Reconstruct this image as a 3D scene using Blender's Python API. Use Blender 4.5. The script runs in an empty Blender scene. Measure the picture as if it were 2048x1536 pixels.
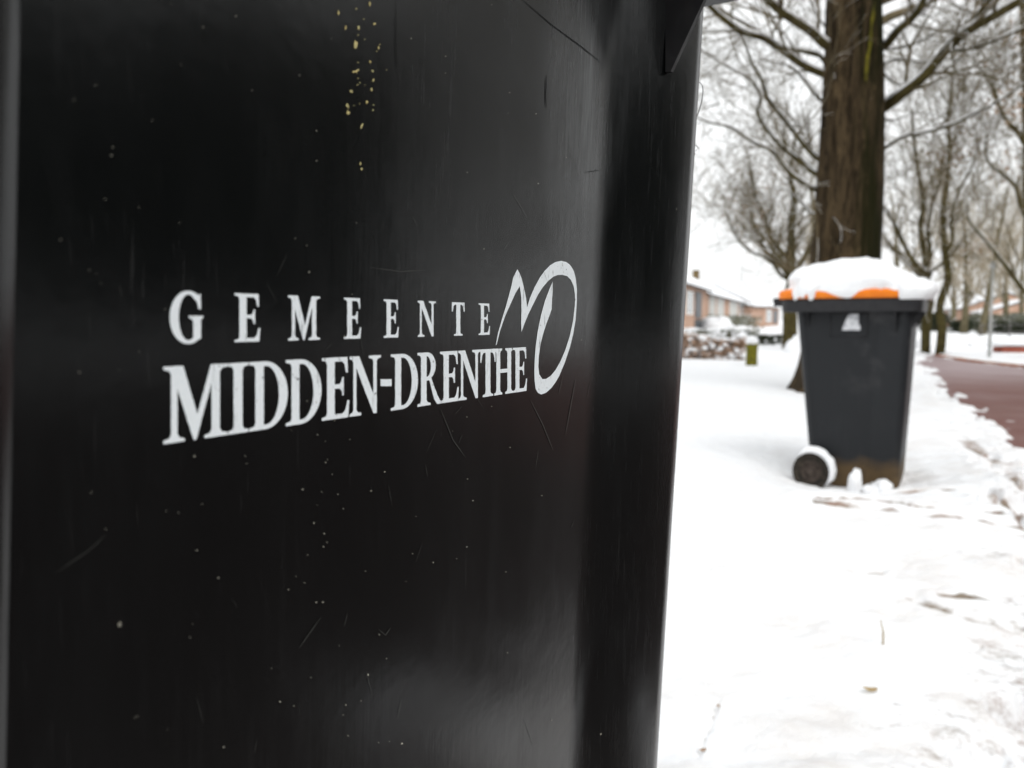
import bpy, math, random
import numpy as np
from mathutils import Vector, Matrix, noise as mn
from mathutils.geometry import tessellate_polygon

SC = bpy.context.scene
COL = SC.collection
R = math.radians

# ------------------------------------------------------------------ camera
CAM_Z = 0.88
PITCH = R(4.6)
F = 1590.0                       # focal length in photo pixels (photo 2048 wide)
cd = bpy.data.cameras.new('camera')
cam = bpy.data.objects.new('camera', cd)
COL.objects.link(cam)
cam.location = (0, 0, CAM_Z)
cam.rotation_euler = (R(90) - PITCH, 0, 0)
cd.sensor_width = 36.0
cd.lens = F / 2048 * 36.0
cd.clip_start = 0.01
cd.clip_end = 2000
cd.dof.use_dof = True
cd.dof.focus_distance = 0.47
cd.dof.aperture_fstop = 9.8
SC.camera = cam

# ------------------------------------------------------------------ world, sun, exposure
W = bpy.data.worlds.new('World')
SC.world = W
W.use_nodes = True
wn = W.node_tree.nodes
wl = W.node_tree.links
bg = wn['Background']
sky = wn.new('ShaderNodeTexSky')
sky.sky_type = 'NISHITA'
sky.sun_disc = False
sky.sun_elevation = R(44)
sky.sun_rotation = R(164)
sky.air_density = 1.0
sky.dust_density = 4.0
hs = wn.new('ShaderNodeHueSaturation')
hs.inputs['Saturation'].default_value = 0.10
wl.new(sky.outputs[0], hs.inputs['Color'])
# an even white cloud layer over the clear-sky gradient
mx = wn.new('ShaderNodeMix')
mx.data_type = 'RGBA'
mx.inputs[0].default_value = 0.82
wl.new(hs.outputs[0], mx.inputs[6])
mx.inputs[7].default_value = (5.9, 6.0, 6.05, 1)
wl.new(mx.outputs[2], bg.inputs['Color'])
bg.inputs['Strength'].default_value = 0.14
sd = bpy.data.lights.new('sun', 'SUN')
sd.energy = 0.85
sd.angle = R(45)
sd.color = (1, 0.98, 0.95)
so = bpy.data.objects.new('sun', sd)
COL.objects.link(so)
so.rotation_euler = (R(46), 0, R(16))
SC.view_settings.view_transform = 'Standard'
SC.view_settings.look = 'None'
SC.view_settings.gamma = 1
SC.view_settings.exposure = 0.58
SC.cycles.max_bounces = 6
SC.cycles.transparent_max_bounces = 6


# ------------------------------------------------------------------ helpers
def ray(u, v):
    dx = (u - 1024) / F
    dy = -(v - 768) / F
    return Vector((dx, math.cos(PITCH) + math.sin(PITCH) * dy, -math.sin(PITCH) + math.cos(PITCH) * dy))


def at(u, v, Y):
    """world point seen at photo pixel u,v at forward distance Y"""
    d = ray(u, v)
    return Vector((0, 0, CAM_Z)) + d * (Y / d.y)


def gr(u, v, z=0.04):
    d = ray(u, v)
    t = (z - CAM_Z) / d.z
    return Vector((d.x * t, d.y * t, z))


def tag(o, label=None, cat=None, group=None, kind=None):
    if label: o['label'] = label
    if cat: o['category'] = cat
    if group: o['group'] = group
    if kind: o['kind'] = kind
    return o


def empty(name, loc, rz=0.0):
    o = bpy.data.objects.new(name, None)
    o.empty_display_size = 0.1
    o.location = loc
    o.rotation_euler = (0, 0, rz)
    COL.objects.link(o)
    return o


class MB:
    def __init__(s):
        s.v = []
        s.f = []
        s.m = []

    def add(s, verts, faces, mi=0):
        b = len(s.v)
        s.v.extend([tuple(p) for p in verts])
        for f in faces:
            s.f.append(tuple(i + b for i in f))
            s.m.append(mi)

    def box(s, x0, x1, y0, y1, z0, z1, mi=0):
        s.add([(x0, y0, z0), (x1, y0, z0), (x1, y1, z0), (x0, y1, z0), (x0, y0, z1), (x1, y0, z1), (x1, y1, z1), (x0, y1, z1)],
              [(0, 3, 2, 1), (4, 5, 6, 7), (0, 1, 5, 4), (1, 2, 6, 5), (2, 3, 7, 6), (3, 0, 4, 7)], mi)

    def loft(s, rings, closed=True, cap0=False, cap1=False, mi=0):
        b = len(s.v)
        n = len(rings[0])
        for r in rings:
            s.v.extend([tuple(p) for p in r])
        for i in range(len(rings) - 1):
            for j in range(n if closed else n - 1):
                k = (j + 1) % n
                s.f.append((b + i * n + j, b + i * n + k, b + (i + 1) * n + k, b + (i + 1) * n + j))
                s.m.append(mi)
        if cap0:
            s.f.append(tuple(b + j for j in reversed(range(n)))); s.m.append(mi)
        if cap1:
            o = b + (len(rings) - 1) * n
            s.f.append(tuple(o + j for j in range(n))); s.m.append(mi)

    def tube(s, pts, rad, n=5, mi=0):
        rings = []
        a = Vector((0.31, 0.17, 0.93))
        m = len(pts)
        for i, p in enumerate(pts):
            t = (pts[min(i + 1, m - 1)] - pts[max(i - 1, 0)])
            if t.length < 1e-9: t = Vector((0, 0, 1))
            t.normalize()
            u = t.cross(a)
            if u.length < 0.05: u = t.cross(Vector((1, 0, 0)))
            u.normalize()
            w = t.cross(u)
            r = rad[i]
            rings.append([p + (u * math.cos(q) + w * math.sin(q)) * r for q in [2 * math.pi * k / n for k in range(n)]])
        s.loft(rings, True, True, True, mi)

    def build(s, name, mats, parent=None, smooth=True, sharp=None):
        me = bpy.data.meshes.new(name)
        me.from_pydata(s.v, [], s.f)
        if not isinstance(mats, (list, tuple)): mats = [mats]
        for m in mats: me.materials.append(m)
        if len(mats) > 1:
            me.polygons.foreach_set('material_index', s.m)
        if smooth:
            me.polygons.foreach_set('use_smooth', [True] * len(s.f))
            if sharp: me.set_sharp_from_angle(angle=R(sharp))
        me.update()
        o = bpy.data.objects.new(name, me)
        COL.objects.link(o)
        if parent: o.parent = parent
        return o


# ------------------------------------------------------------------ materials
class NT:
    def __init__(s, name):
        s.mat = bpy.data.materials.new(name)
        s.mat.use_nodes = True
        s.n = s.mat.node_tree.nodes
        s.l = s.mat.node_tree.links
        s.b = s.n['Principled BSDF']
        tc = s.n.new('ShaderNodeTexCoord')
        s.obj = tc.outputs['Object']
        s.geo = s.n.new('ShaderNodeNewGeometry')

    def mapping(s, scale, vec=None, rot=(0, 0, 0)):
        m = s.n.new('ShaderNodeMapping')
        m.inputs['Scale'].default_value = scale
        m.inputs['Rotation'].default_value = rot
        s.l.new(vec or s.obj, m.inputs[0])
        return m.outputs[0]

    def noise(s, scale, detail=3, rough=0.55, vec=None, dist=0.0):
        t = s.n.new('ShaderNodeTexNoise')
        t.inputs['Scale'].default_value = scale
        t.inputs['Detail'].default_value = detail
        t.inputs['Roughness'].default_value = rough
        t.inputs['Distortion'].default_value = dist
        s.l.new(vec or s.obj, t.inputs['Vector'])
        return t.outputs['Fac']

    def vor(s, scale, vec=None, out='Distance'):
        t = s.n.new('ShaderNodeTexVoronoi')
        t.inputs['Scale'].default_value = scale
        s.l.new(vec or s.obj, t.inputs['Vector'])
        return t.outputs[out]

    def ramp(s, fac, a, b, lo=0.0, hi=1.0):
        m = s.n.new('ShaderNodeMapRange')
        m.inputs[1].default_value = a
        m.inputs[2].default_value = b
        m.inputs[3].default_value = lo
        m.inputs[4].default_value = hi
        s.l.new(fac, m.inputs[0])
        return m.outputs[0]

    def math(s, op, a, b=None):
        m = s.n.new('ShaderNodeMath')
        m.operation = op
        for i, x in enumerate((a, b)):
            if x is None: continue
            if isinstance(x, (int, float)): m.inputs[i].default_value = x
            else: s.l.new(x, m.inputs[i])
        return m.outputs[0]

    def mix(s, fac, a, b):
        m = s.n.new('ShaderNodeMix')
        m.data_type = 'RGBA'
        if isinstance(fac, (int, float)): m.inputs[0].default_value = fac
        else: s.l.new(fac, m.inputs[0])
        for i, x in ((6, a), (7, b)):
            if isinstance(x, tuple): m.inputs[i].default_value = (*x[:3], 1)
            else: s.l.new(x, m.inputs[i])
        return m.outputs[2]

    def sep(s, vec):
        m = s.n.new('ShaderNodeSeparateXYZ')
        s.l.new(vec, m.inputs[0])
        return m.outputs

    def attr(s, name):
        a = s.n.new('ShaderNodeAttribute')
        a.attribute_name = name
        return a.outputs['Fac']

    def bump(s, h, strength=0.3, dist=0.01):
        b = s.n.new('ShaderNodeBump')
        b.inputs['Strength'].default_value = strength
        b.inputs['Distance'].default_value = dist
        s.l.new(h, b.inputs['Height'])
        s.l.new(b.outputs[0], s.b.inputs['Normal'])

    def col(s, c):
        if isinstance(c, tuple): s.b.inputs['Base Color'].default_value = (*c[:3], 1)
        else: s.l.new(c, s.b.inputs['Base Color'])
        return s

    def rough(s, c):
        if isinstance(c, (int, float)): s.b.inputs['Roughness'].default_value = c
        else: s.l.new(c, s.b.inputs['Roughness'])
        return s

    def spec(s, v):
        s.b.inputs['Specular IOR Level'].default_value = v
        return s


def simple(name, c, c2=None, scale=8, rough=0.7, spec=0.3, bump=0.0, detail=3):
    t = NT(name)
    if c2:
        n = t.noise(scale, detail)
        t.col(t.mix(t.ramp(n, 0.35, 0.65), c, c2))
        if bump: t.bump(n, bump, 0.02)
    else:
        t.col(c)
    t.rough(rough).spec(spec)
    return t.mat


M = {}


def mat_bin(name, near=True):
    t = NT(name)
    streak = t.noise(1.0, 5, 0.65, t.mapping((38, 38, 9.0) if near else (70, 70, 6.5)), 0.8)
    fine = t.noise(1.0, 3, 0.7, t.mapping((420, 420, 14.0)))
    blot = t.noise(6.0, 5, 0.6)
    worn = t.math('MULTIPLY', t.ramp(streak, 0.45, 0.75), t.ramp(blot, 0.42, 0.68))
    if near:
        base = t.mix(worn, (0.0030, 0.0034, 0.0036), (0.0070, 0.0078, 0.0080))
        # sky sheen painted into the colour high on the panel, streaked by scuffs
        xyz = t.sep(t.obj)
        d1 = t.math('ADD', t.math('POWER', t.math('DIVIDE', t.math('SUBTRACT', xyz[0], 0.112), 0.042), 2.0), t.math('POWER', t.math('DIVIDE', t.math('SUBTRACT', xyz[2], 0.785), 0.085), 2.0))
        scuff_sheen = t.math('MULTIPLY', t.math('POWER', t.ramp(d1, 0.0, 2.2, 1.0, 0.0), 1.7), t.ramp(fine, 0.25, 0.75, 0.3, 1.0))
        scuff_sheen = t.math('MULTIPLY', scuff_sheen, t.ramp(streak, 0.3, 0.7, 0.3, 1.0))
        base = t.mix(t.math('MULTIPLY', scuff_sheen, 0.85), base, (0.17, 0.177, 0.182))
        # tiny pale grit stuck to the plastic
        cell = t.n.new('ShaderNodeTexVoronoi')
        cell.inputs['Scale'].default_value = 95
        t.l.new(t.mapping((1, 1, 0.7)), cell.inputs['Vector'])
        cs = t.sep(cell.outputs['Color'])
        pick = t.ramp(cs[0], 0.90, 0.91)
        size = t.ramp(cs[1], 0.0, 1.0, 0.015, 0.065)
        dot = t.math('LESS_THAN', cell.outputs['Distance'], size)
        sp = t.math('MULTIPLY', pick, dot)
        base = t.mix(t.math('MULTIPLY', sp, cs[2]), base, (0.42, 0.40, 0.33))
        # long fine hair scratches
        w1 = t.noise(1.0, 2, 0.5, t.mapping((900, 900, 5.0), rot=(0.5, 0.3, 0)))
        scr = t.math('MULTIPLY', t.ramp(w1, 0.66, 0.74), t.ramp(t.noise(9, 2), 0.42, 0.6))
        base = t.mix(t.math('MULTIPLY', scr, 0.28), base, (0.05, 0.05, 0.05))
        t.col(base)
        smear = t.noise(2.2, 5, 0.62, t.mapping((1.0, 1.0, 0.45)), 0.6)
        rub = t.math('MULTIPLY', t.ramp(fine, 0.48, 0.72), t.ramp(smear, 0.42, 0.62))
        r = t.math('ADD', t.ramp(smear, 0.32, 0.68, 0.15, 0.25), t.ramp(streak, 0.3, 0.7, 0.0, 0.035))
        r = t.math('ADD', r, t.math('MULTIPLY', rub, 0.24))
        t.rough(r).spec(0.5)
        h = t.math('ADD', t.math('MULTIPLY', blot, 1.6), t.math('ADD', t.math('MULTIPLY', fine, 0.07), t.math('MULTIPLY', t.noise(260, 2), 0.03)))
        t.bump(h, 0.12, 0.004)
    else:
        z = t.sep(t.obj)[2]
        zz = t.math('ADD', z, t.math('MULTIPLY', t.math('SUBTRACT', t.noise(9, 4), 0.5), 0.10))
        mud = t.ramp(zz, 0.125, 0.19, 1.0, 0.0)
        base = t.mix(worn, (0.009, 0.0105, 0.0125), (0.017, 0.018, 0.020))
        smear = t.math('MULTIPLY', t.ramp(t.noise(6, 3), 0.56, 0.70), t.ramp(z, 0.45, 0.7))
        base = t.mix(t.math('MULTIPLY', smear, 0.5), base, (0.06, 0.06, 0.062))
        t.col(t.mix(t.math('MULTIPLY', mud, t.ramp(t.noise(14, 4), 0.25, 0.5, 0.55, 1.0)), base, (0.085, 0.055, 0.026)))
        t.rough(t.ramp(mud, 0, 1, 0.5, 0.85)).spec(0.3)
        t.bump(t.math('ADD', blot, t.math('MULTIPLY', streak, 0.1)), 0.2, 0.005)
    return t.mat


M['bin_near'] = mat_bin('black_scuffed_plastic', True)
M['bin_far'] = mat_bin('charcoal_muddy_plastic', False)
M['rim_plastic'] = simple('black_rim_plastic', (0.006, 0.006, 0.007), (0.013, 0.013, 0.014), 30, 0.45, 0.35, 0.1)
M['rim_far'] = simple('charcoal_rim_plastic', (0.012, 0.012, 0.014), (0.02, 0.02, 0.022), 30, 0.5, 0.35, 0.1)
M['orange'] = simple('orange_plastic', (0.80, 0.21, 0.002), (0.72, 0.17, 0.002), 20, 0.4, 0.4)
M['rubber'] = simple('dirty_rubber', (0.015, 0.014, 0.012), (0.05, 0.04, 0.03), 60, 0.8, 0.2, 0.3)
M['hub'] = simple('dirty_wheel_hub', (0.03, 0.022, 0.018), (0.07, 0.055, 0.045), 50, 0.7, 0.2)
M['steel'] = simple('galvanised_steel', (0.25, 0.25, 0.26), (0.35, 0.35, 0.36), 20, 0.45, 0.5)


def mat_paint():
    t = NT('white_worn_paint')
    n = t.noise(420, 3, 0.6)
    n2 = t.noise(60, 3)
    chip = t.math('MULTIPLY', t.ramp(n, 0.64, 0.69), t.ramp(n2, 0.48, 0.60))
    edge = t.math('MULTIPLY', t.ramp(t.noise(1.0, 3, 0.7, t.mapping((500, 500, 60))), 0.60, 0.68), t.ramp(t.noise(35, 3), 0.45, 0.6))
    chip = t.math('MAXIMUM', chip, t.math('MULTIPLY', edge, 0.8))
    t.col(t.mix(t.math('MULTIPLY', chip, 0.85), t.mix(t.ramp(t.noise(900, 2), 0.3, 0.7), (0.80, 0.85, 0.88), (0.86, 0.90, 0.92)), (0.012, 0.012, 0.012)))
    t.rough(0.55).spec(0.2)
    return t.mat


M['paint'] = mat_paint()
M['moss_fleck'] = simple('dried_yellow_moss', (0.50, 0.47, 0.24), (0.62, 0.50, 0.22), 300, 0.9, 0.1)
M['grit'] = simple('pale_grit', (0.45, 0.43, 0.36), (0.25, 0.24, 0.2), 300, 0.9, 0.1)
M['scratch'] = simple('black_scratch', (0.002, 0.002, 0.002), None, rough=0.8, spec=0.1)
M['thread'] = simple('dark_thread', (0.03, 0.025, 0.02), None, rough=0.8)


def mat_snow(name, soil=False, tint=(0.86, 0.87, 0.88)):
    t = NT(name)
    n = t.noise(14, 5, 0.6)
    n2 = t.noise(120, 3, 0.6)
    base = t.mix(t.ramp(n, 0.3, 0.7), tint, (0.82, 0.83, 0.85))
    if soil:
        s = t.attr('soil')
        br = t.noise(22, 5, 0.65)
        m = t.ramp(t.math('ADD', t.math('MULTIPLY', s, 1.25), t.math('SUBTRACT', br, 0.92)), 0.0, 0.32)
        base = t.mix(m, base, t.mix(t.ramp(t.noise(9, 3), 0.4, 0.6), (0.20, 0.16, 0.12), (0.26, 0.17, 0.13)))
        g = t.attr('slush')
        gm = t.math('MULTIPLY', g, t.ramp(t.noise(5, 4, 0.6), 0.42, 0.66))
        base = t.mix(gm, base, (0.52, 0.45, 0.39))
    t.col(base)
    t.rough(0.85).spec(0.15)
    t.bump(t.math('ADD', n, t.math('MULTIPLY', n2, 0.25)), 0.5, 0.03)
    return t.mat


M['snow_ground'] = mat_snow('trodden_snow', True)
M['snow'] = mat_snow('fresh_snow', False)


def mat_bark(name, a, b, moss=None, moss_amt=0.0, side=(1, 0)):
    t = NT(name)
    v = t.mapping((9, 9, 1.1))
    n = t.noise(1.6, 6, 0.65, v, 0.6)
    n2 = t.noise(5.0, 4, 0.7, v)
    c = t.mix(t.ramp(n, 0.36, 0.62), a, b)
    c = t.mix(t.ramp(n2, 0.52, 0.66), c, tuple(x * 0.4 for x in a))
    n3 = t.noise(1.0, 4, 0.7, t.mapping((7, 7, 2.6)), 0.3)
    c = t.mix(t.math('MULTIPLY', t.ramp(n3, 0.56, 0.68), 0.6), c, tuple(x * 1.9 for x in b))
    if moss:
        nn = t.sep(t.geo.outputs['Normal'])
        d = t.math('ADD', t.math('MULTIPLY', nn[0], side[0]), t.math('MULTIPLY', nn[1], side[1]))
        mm = t.math('MULTIPLY', t.ramp(d, 0.05, 0.6), t.ramp(t.noise(1.1, 4, 0.6, t.mapping((3, 3, 0.5))), 0.35, 0.55))
        c = t.mix(t.math('MULTIPLY', mm, moss_amt), c, moss)
    t.col(c)
    t.rough(0.95).spec(0.1)
    t.bump(n, 0.7, 0.04)
    return t.mat


M['bark_big'] = mat_bark('furrowed_brown_bark', (0.010, 0.007, 0.004), (0.070, 0.049, 0.026), (0.0105, 0.011, 0.0028), 0.95, (0.95, -0.35))
M['branch'] = simple('olive_brown_bark', (0.035, 0.028, 0.010), (0.075, 0.062, 0.022), 6, 0.9, 0.1)
M['branch_far'] = simple('far_olive_bark', (0.10, 0.085, 0.05), (0.15, 0.13, 0.08), 3, 0.9, 0.1)  # paler than near bark: fading with distance put into the colour
M['twig'] = simple('fine_twigs', (0.10, 0.085, 0.045), (0.16, 0.125, 0.075), 4, 0.9, 0.1)
M['twig_far'] = simple('far_fine_twigs', (0.27, 0.235, 0.17), (0.34, 0.29, 0.22), 2, 0.9, 0.1)  # lightened twigs: the air's fading over distance put into the colour
M['dead_leaf'] = simple('withered_leaves', (0.24, 0.15, 0.09), (0.36, 0.25, 0.17), 3, 0.9, 0.1)
M['lichen'] = simple('yellow_lichen', (0.13, 0.115, 0.012), (0.03, 0.03, 0.008), 9, 0.9, 0.1, 0.4)
M['hedge_brown'] = simple('brown_beech_leaves', (0.36, 0.23, 0.15), (0.55, 0.40, 0.31), 5, 0.9, 0.1)
M['hedge_green'] = simple('dark_evergreen', (0.018, 0.026, 0.014), (0.05, 0.058, 0.035), 5, 0.9, 0.1)
M['grey_green'] = simple('frosted_foliage', (0.12, 0.13, 0.10), (0.26, 0.26, 0.2), 5, 0.9, 0.1)
M['mossy_wood'] = simple('mossy_post', (0.17, 0.16, 0.01), (0.08, 0.07, 0.02), 25, 0.9, 0.1, 0.5)
M['brick'] = simple('pale_brick', (0.40, 0.25, 0.18), (0.48, 0.33, 0.25), 1.5, 0.9, 0.1)
M['brick_red'] = simple('red_brick', (0.22, 0.06, 0.04), (0.30, 0.10, 0.07), 3, 0.9, 0.1)
M['dark_panel'] = simple('dark_panel', (0.05, 0.055, 0.065), (0.09, 0.10, 0.11), 2, 0.5, 0.4)
M['glass'] = simple('window_glass', (0.16, 0.18, 0.19), (0.30, 0.32, 0.32), 1.2, 0.15, 0.5)
M['curtain'] = simple('net_curtain', (0.55, 0.55, 0.52), (0.42, 0.42, 0.40), 3, 0.8, 0.1)
M['frame'] = simple('white_frame', (0.70, 0.70, 0.68), None, rough=0.5)
M['red_panel'] = simple('red_panel', (0.25, 0.03, 0.025), None, rough=0.5)
M['chimney'] = simple('chimney_brick', (0.12, 0.09, 0.05), (0.18, 0.13, 0.06), 3, 0.9, 0.1)
M['tile'] = simple('roof_tile', (0.05, 0.05, 0.05), None, rough=0.7)
M['kerb'] = simple('orange_kerb_brick', (0.42, 0.17, 0.07), (0.30, 0.13, 0.08), 2, 0.8, 0.2)
M['pole'] = simple('grey_pole', (0.30, 0.31, 0.30), (0.38, 0.38, 0.36), 5, 0.5, 0.4)
M['wood_dark'] = simple('fence_wood', (0.10, 0.095, 0.09), (0.16, 0.15, 0.14), 6, 0.8, 0.1)
M['straw'] = simple('dry_straw', (0.40, 0.30, 0.16), (0.30, 0.22, 0.12), 60, 0.9, 0.1)
M['label_white'] = simple('sticker_white', (0.75, 0.76, 0.78), (0.42, 0.43, 0.46), 45, 0.6, 0.2)


def mat_road():
    t = NT('red_wet_asphalt')
    n = t.noise(0.9, 5, 0.6)
    g = t.noise(160, 2)
    c = t.mix(t.ramp(g, 0.35, 0.65), (0.095, 0.022, 0.014), (0.155, 0.042, 0.028))
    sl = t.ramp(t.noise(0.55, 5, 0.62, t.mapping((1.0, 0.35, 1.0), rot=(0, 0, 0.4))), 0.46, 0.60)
    c = t.mix(t.math('MULTIPLY', t.ramp(t.math('ADD', t.sep(t.obj)[1], n), 2.6, 4.2, 1.0, 0.0), 0.9), c, (0.018, 0.014, 0.012))  # unseen near stretch, darkened so the bin mirrors less red
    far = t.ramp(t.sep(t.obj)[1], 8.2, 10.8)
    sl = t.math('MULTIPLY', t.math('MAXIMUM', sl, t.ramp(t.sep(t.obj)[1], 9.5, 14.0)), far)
    c = t.mix(t.math('MULTIPLY', sl, 0.72), c, (0.36, 0.29, 0.30))  # grey slush, plus the wet far stretch's sky reflection put into the colour
    t.col(c)
    t.rough(t.ramp(n, 0.3, 0.7, 0.4, 0.6)).spec(0.35)
    t.bump(g, 0.2, 0.005)
    return t.mat


M['road'] = mat_road()

# ------------------------------------------------------------------ ground
ROAD_NEAR = [(-2.2, -5), (-0.2, -1.4), (0.50, 0.4), (0.95, 1.2), (1.72, 2.2), (2.62, 3.9), (3.6, 5.8), (5.0, 9.2), (6.4, 12.2), (7.9, 15.6), (9.4, 18.6), (12, 22)]
ROAD_FAR = [(5.0, -9), (6.4, -3), (7.6, 2), (8.6, 7), (9.2, 11), (9.45, 14.2), (9.7, 17.0), (10.4, 19.5), (12.6, 22)]


def ngrid(x, y, s, seed=0):
    """vectorised smooth value noise, 0..1"""
    x = x * s + seed * 17.3
    y = y * s - seed * 9.1
    xi = np.floor(x); yi = np.floor(y)
    fx = x - xi; fy = y - yi
    fx = fx * fx * (3 - 2 * fx); fy = fy * fy * (3 - 2 * fy)

    def h(a, b):
        q = np.sin(a * 127.1 + b * 311.7 + seed * 74.7) * 43758.5453
        return q - np.floor(q)
    return (h(xi, yi) * (1 - fx) + h(xi + 1, yi) * fx) * (1 - fy) + (h(xi, yi + 1) * (1 - fx) + h(xi + 1, yi + 1) * fx) * fy


def fbm(x, y, s, o=4, seed=0):
    r = 0; a = 1; t = 0
    for i in range(o):
        r = r + a * ngrid(x, y, s * 2 ** i, seed + i); t += a; a *= 0.5
    return r / t


def pdist(x, y, pl):
    d = np.full(np.shape(x), 1e9)
    for (ax, ay), (bx, by) in zip(pl[:-1], pl[1:]):
        vx, vy = bx - ax, by - ay
        t = np.clip(((x - ax) * vx + (y - ay) * vy) / (vx * vx + vy * vy), 0, 1)
        d = np.minimum(d, np.hypot(x - ax - t * vx, y - ay - t * vy))
    return d


def inside(x, y, poly):
    r = np.zeros(np.shape(x), bool)
    n = len(poly)
    for i in range(n):
        x1, y1 = poly[i]; x2, y2 = poly[(i + 1) % n]
        c = ((y1 > y) != (y2 > y)) & (x < (x2 - x1) * (y - y1) / (y2 - y1 + 1e-12) + x1)
        r ^= c
    return r


ROADPOLY = ROAD_NEAR + ROAD_FAR[::-1]


def px(*pts):
    return [tuple(gr(u, v)[:2]) for u, v in pts]


#        polyline, half width, depth, soil
TRACKS = [
    (px((1690, 978), (1850, 986), (1960, 996), (2060, 1012)), 0.034, 0.035, 0.72),
    (px((1600, 1000), (1760, 1012), (1840, 1030), (1990, 1050)), 0.034, 0.035, 0.72),
    (px((1640, 1012), (1780, 1032), (1850, 1047), (1950, 1062), (2060, 1080)), 0.028, 0.03, 0.62),
    (px((1330, 1040), (1500, 1078), (1640, 1118), (1740, 1147), (1820, 1160)), 0.05, 0.03, 0.12),
    (px((1690, 1138), (1720, 1144), (1757, 1148)), 0.014, 0.03, 0.9),
    (px((1330, 1095), (1480, 1130), (1570, 1146), (1700, 1186)), 0.02, 0.02, 0.2),
    (px((1800, 1205), (1900, 1250), (2060, 1305)), 0.02, 0.02, 0.35),
    (px((1330, 982), (1430, 986), (1515, 985)), 0.03, 0.03, 0.5),
    (px((1436, 1400), (1425, 1440), (1405, 1490), (1395, 1530)), 0.006, 0.01, 0.26),
    (px((1345, 795), (1420, 790), (1470, 800)), 0.08, 0.05, 0.3),
    (px((1440, 700), (1540, 706), (1600, 704)), 0.25, 0.06, 0.1),
    (px((1890, 1222), (1960, 1226), (2010, 1232)), 0.02, 0.015, 0.62),
    (px((1930, 880), (1990, 930), (2060, 985)), 0.07, 0.04, 0.48),
    (px((1985, 1010), (2020, 1035), (2060, 1050)), 0.045, 0.04, 0.5),
]


def ground_fields(x, y):
    r = np.hypot(x, y)
    near = np.clip(1 - r / 40, 0, 1)
    h = 0.045 + 0.05 * (fbm(x, y, 0.5, 3, 3) - 0.5) * near
    h = h + 0.042 * (fbm(x, y, 3.0, 4, 7) - 0.5) * near
    h = h + 0.030 * np.abs(fbm(x, y, 5.5, 3, 17) - 0.5) * np.clip(1 - r / 12, 0, 1)
    h = h + 0.024 * (fbm(x, y, 14.0, 3, 11) - 0.5) * np.clip(1 - r / 9, 0, 1)
    h = h - 0.075 * np.exp(-(((x - 1.80) ** 2 + (y - 4.15) ** 2) / 0.16))
    # swell of ground the close bin stands on
    h = h + 0.19 * np.exp(-(((x + 0.22) ** 2 + (y - 0.5) ** 2) / 0.72) ** 2)
    soil = np.zeros(np.shape(x)); slush = np.zeros(np.shape(x))
    for pl, w, dpt, s in TRACKS:
        wob = (fbm(x, y, 6, 3, 21) - 0.5) * w * 1.6
        d = pdist(x, y, pl) + wob
        g = np.exp(-(d / w) ** 2)
        brk = 0.35 + 0.9 * fbm(x, y, 4.0, 2, 5)
        h = h - g * dpt * 0.55 * brk
        h = h + np.exp(-((d - 2.2 * w) / w) ** 2) * dpt * 0.3
        soil = np.maximum(soil, np.exp(-(d / (w * 1.15)) ** 2) * s * 1.35 * brk)
    ins = inside(x, y, ROADPOLY)
    de = pdist(x, y, ROAD_NEAR)
    df = pdist(x, y, ROAD_FAR)
    e = np.minimum(de, df)
    sd = np.where(ins, e, -e)                       # positive inside the road
    rag = (fbm(x, y, 2.2, 4, 31) - 0.5) * 0.9 + (fbm(x, y, 9.0, 3, 33) - 0.5) * 0.55
    nearmask = np.where(de < df, 1.0, 0.25)
    cut = np.clip((sd + rag * nearmask) / 0.22 + 0.4, 0, 1)
    h = h * (1 - cut) + (-0.05) * cut
    bank = np.exp(-((sd + 0.30) / 0.28) ** 2) * (1 - cut)
    h = h + bank * 0.05 * fbm(x, y, 3.2, 3, 41)
    edge = np.exp(-((sd + 0.10) / 0.42) ** 2) * np.where(de < df, 1, 0.2) * np.clip(1 - r / 16, 0, 1)
    soil = np.maximum(soil, 0.50 * edge * (0.5 + 0.8 * fbm(x, y, 3, 3, 51)))
    slush = np.clip(np.exp(-((sd + 0.3) / 1.0) ** 2) * np.where(de < df, 0.42, 0.2) * np.clip(1 - r / 20, 0, 1), 0, 1)
    return h, soil, slush


def gh(x, y):
    h, _, _ = ground_fields(np.array([float(x)]), np.array([float(y)]))
    return float(h[0])


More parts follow.
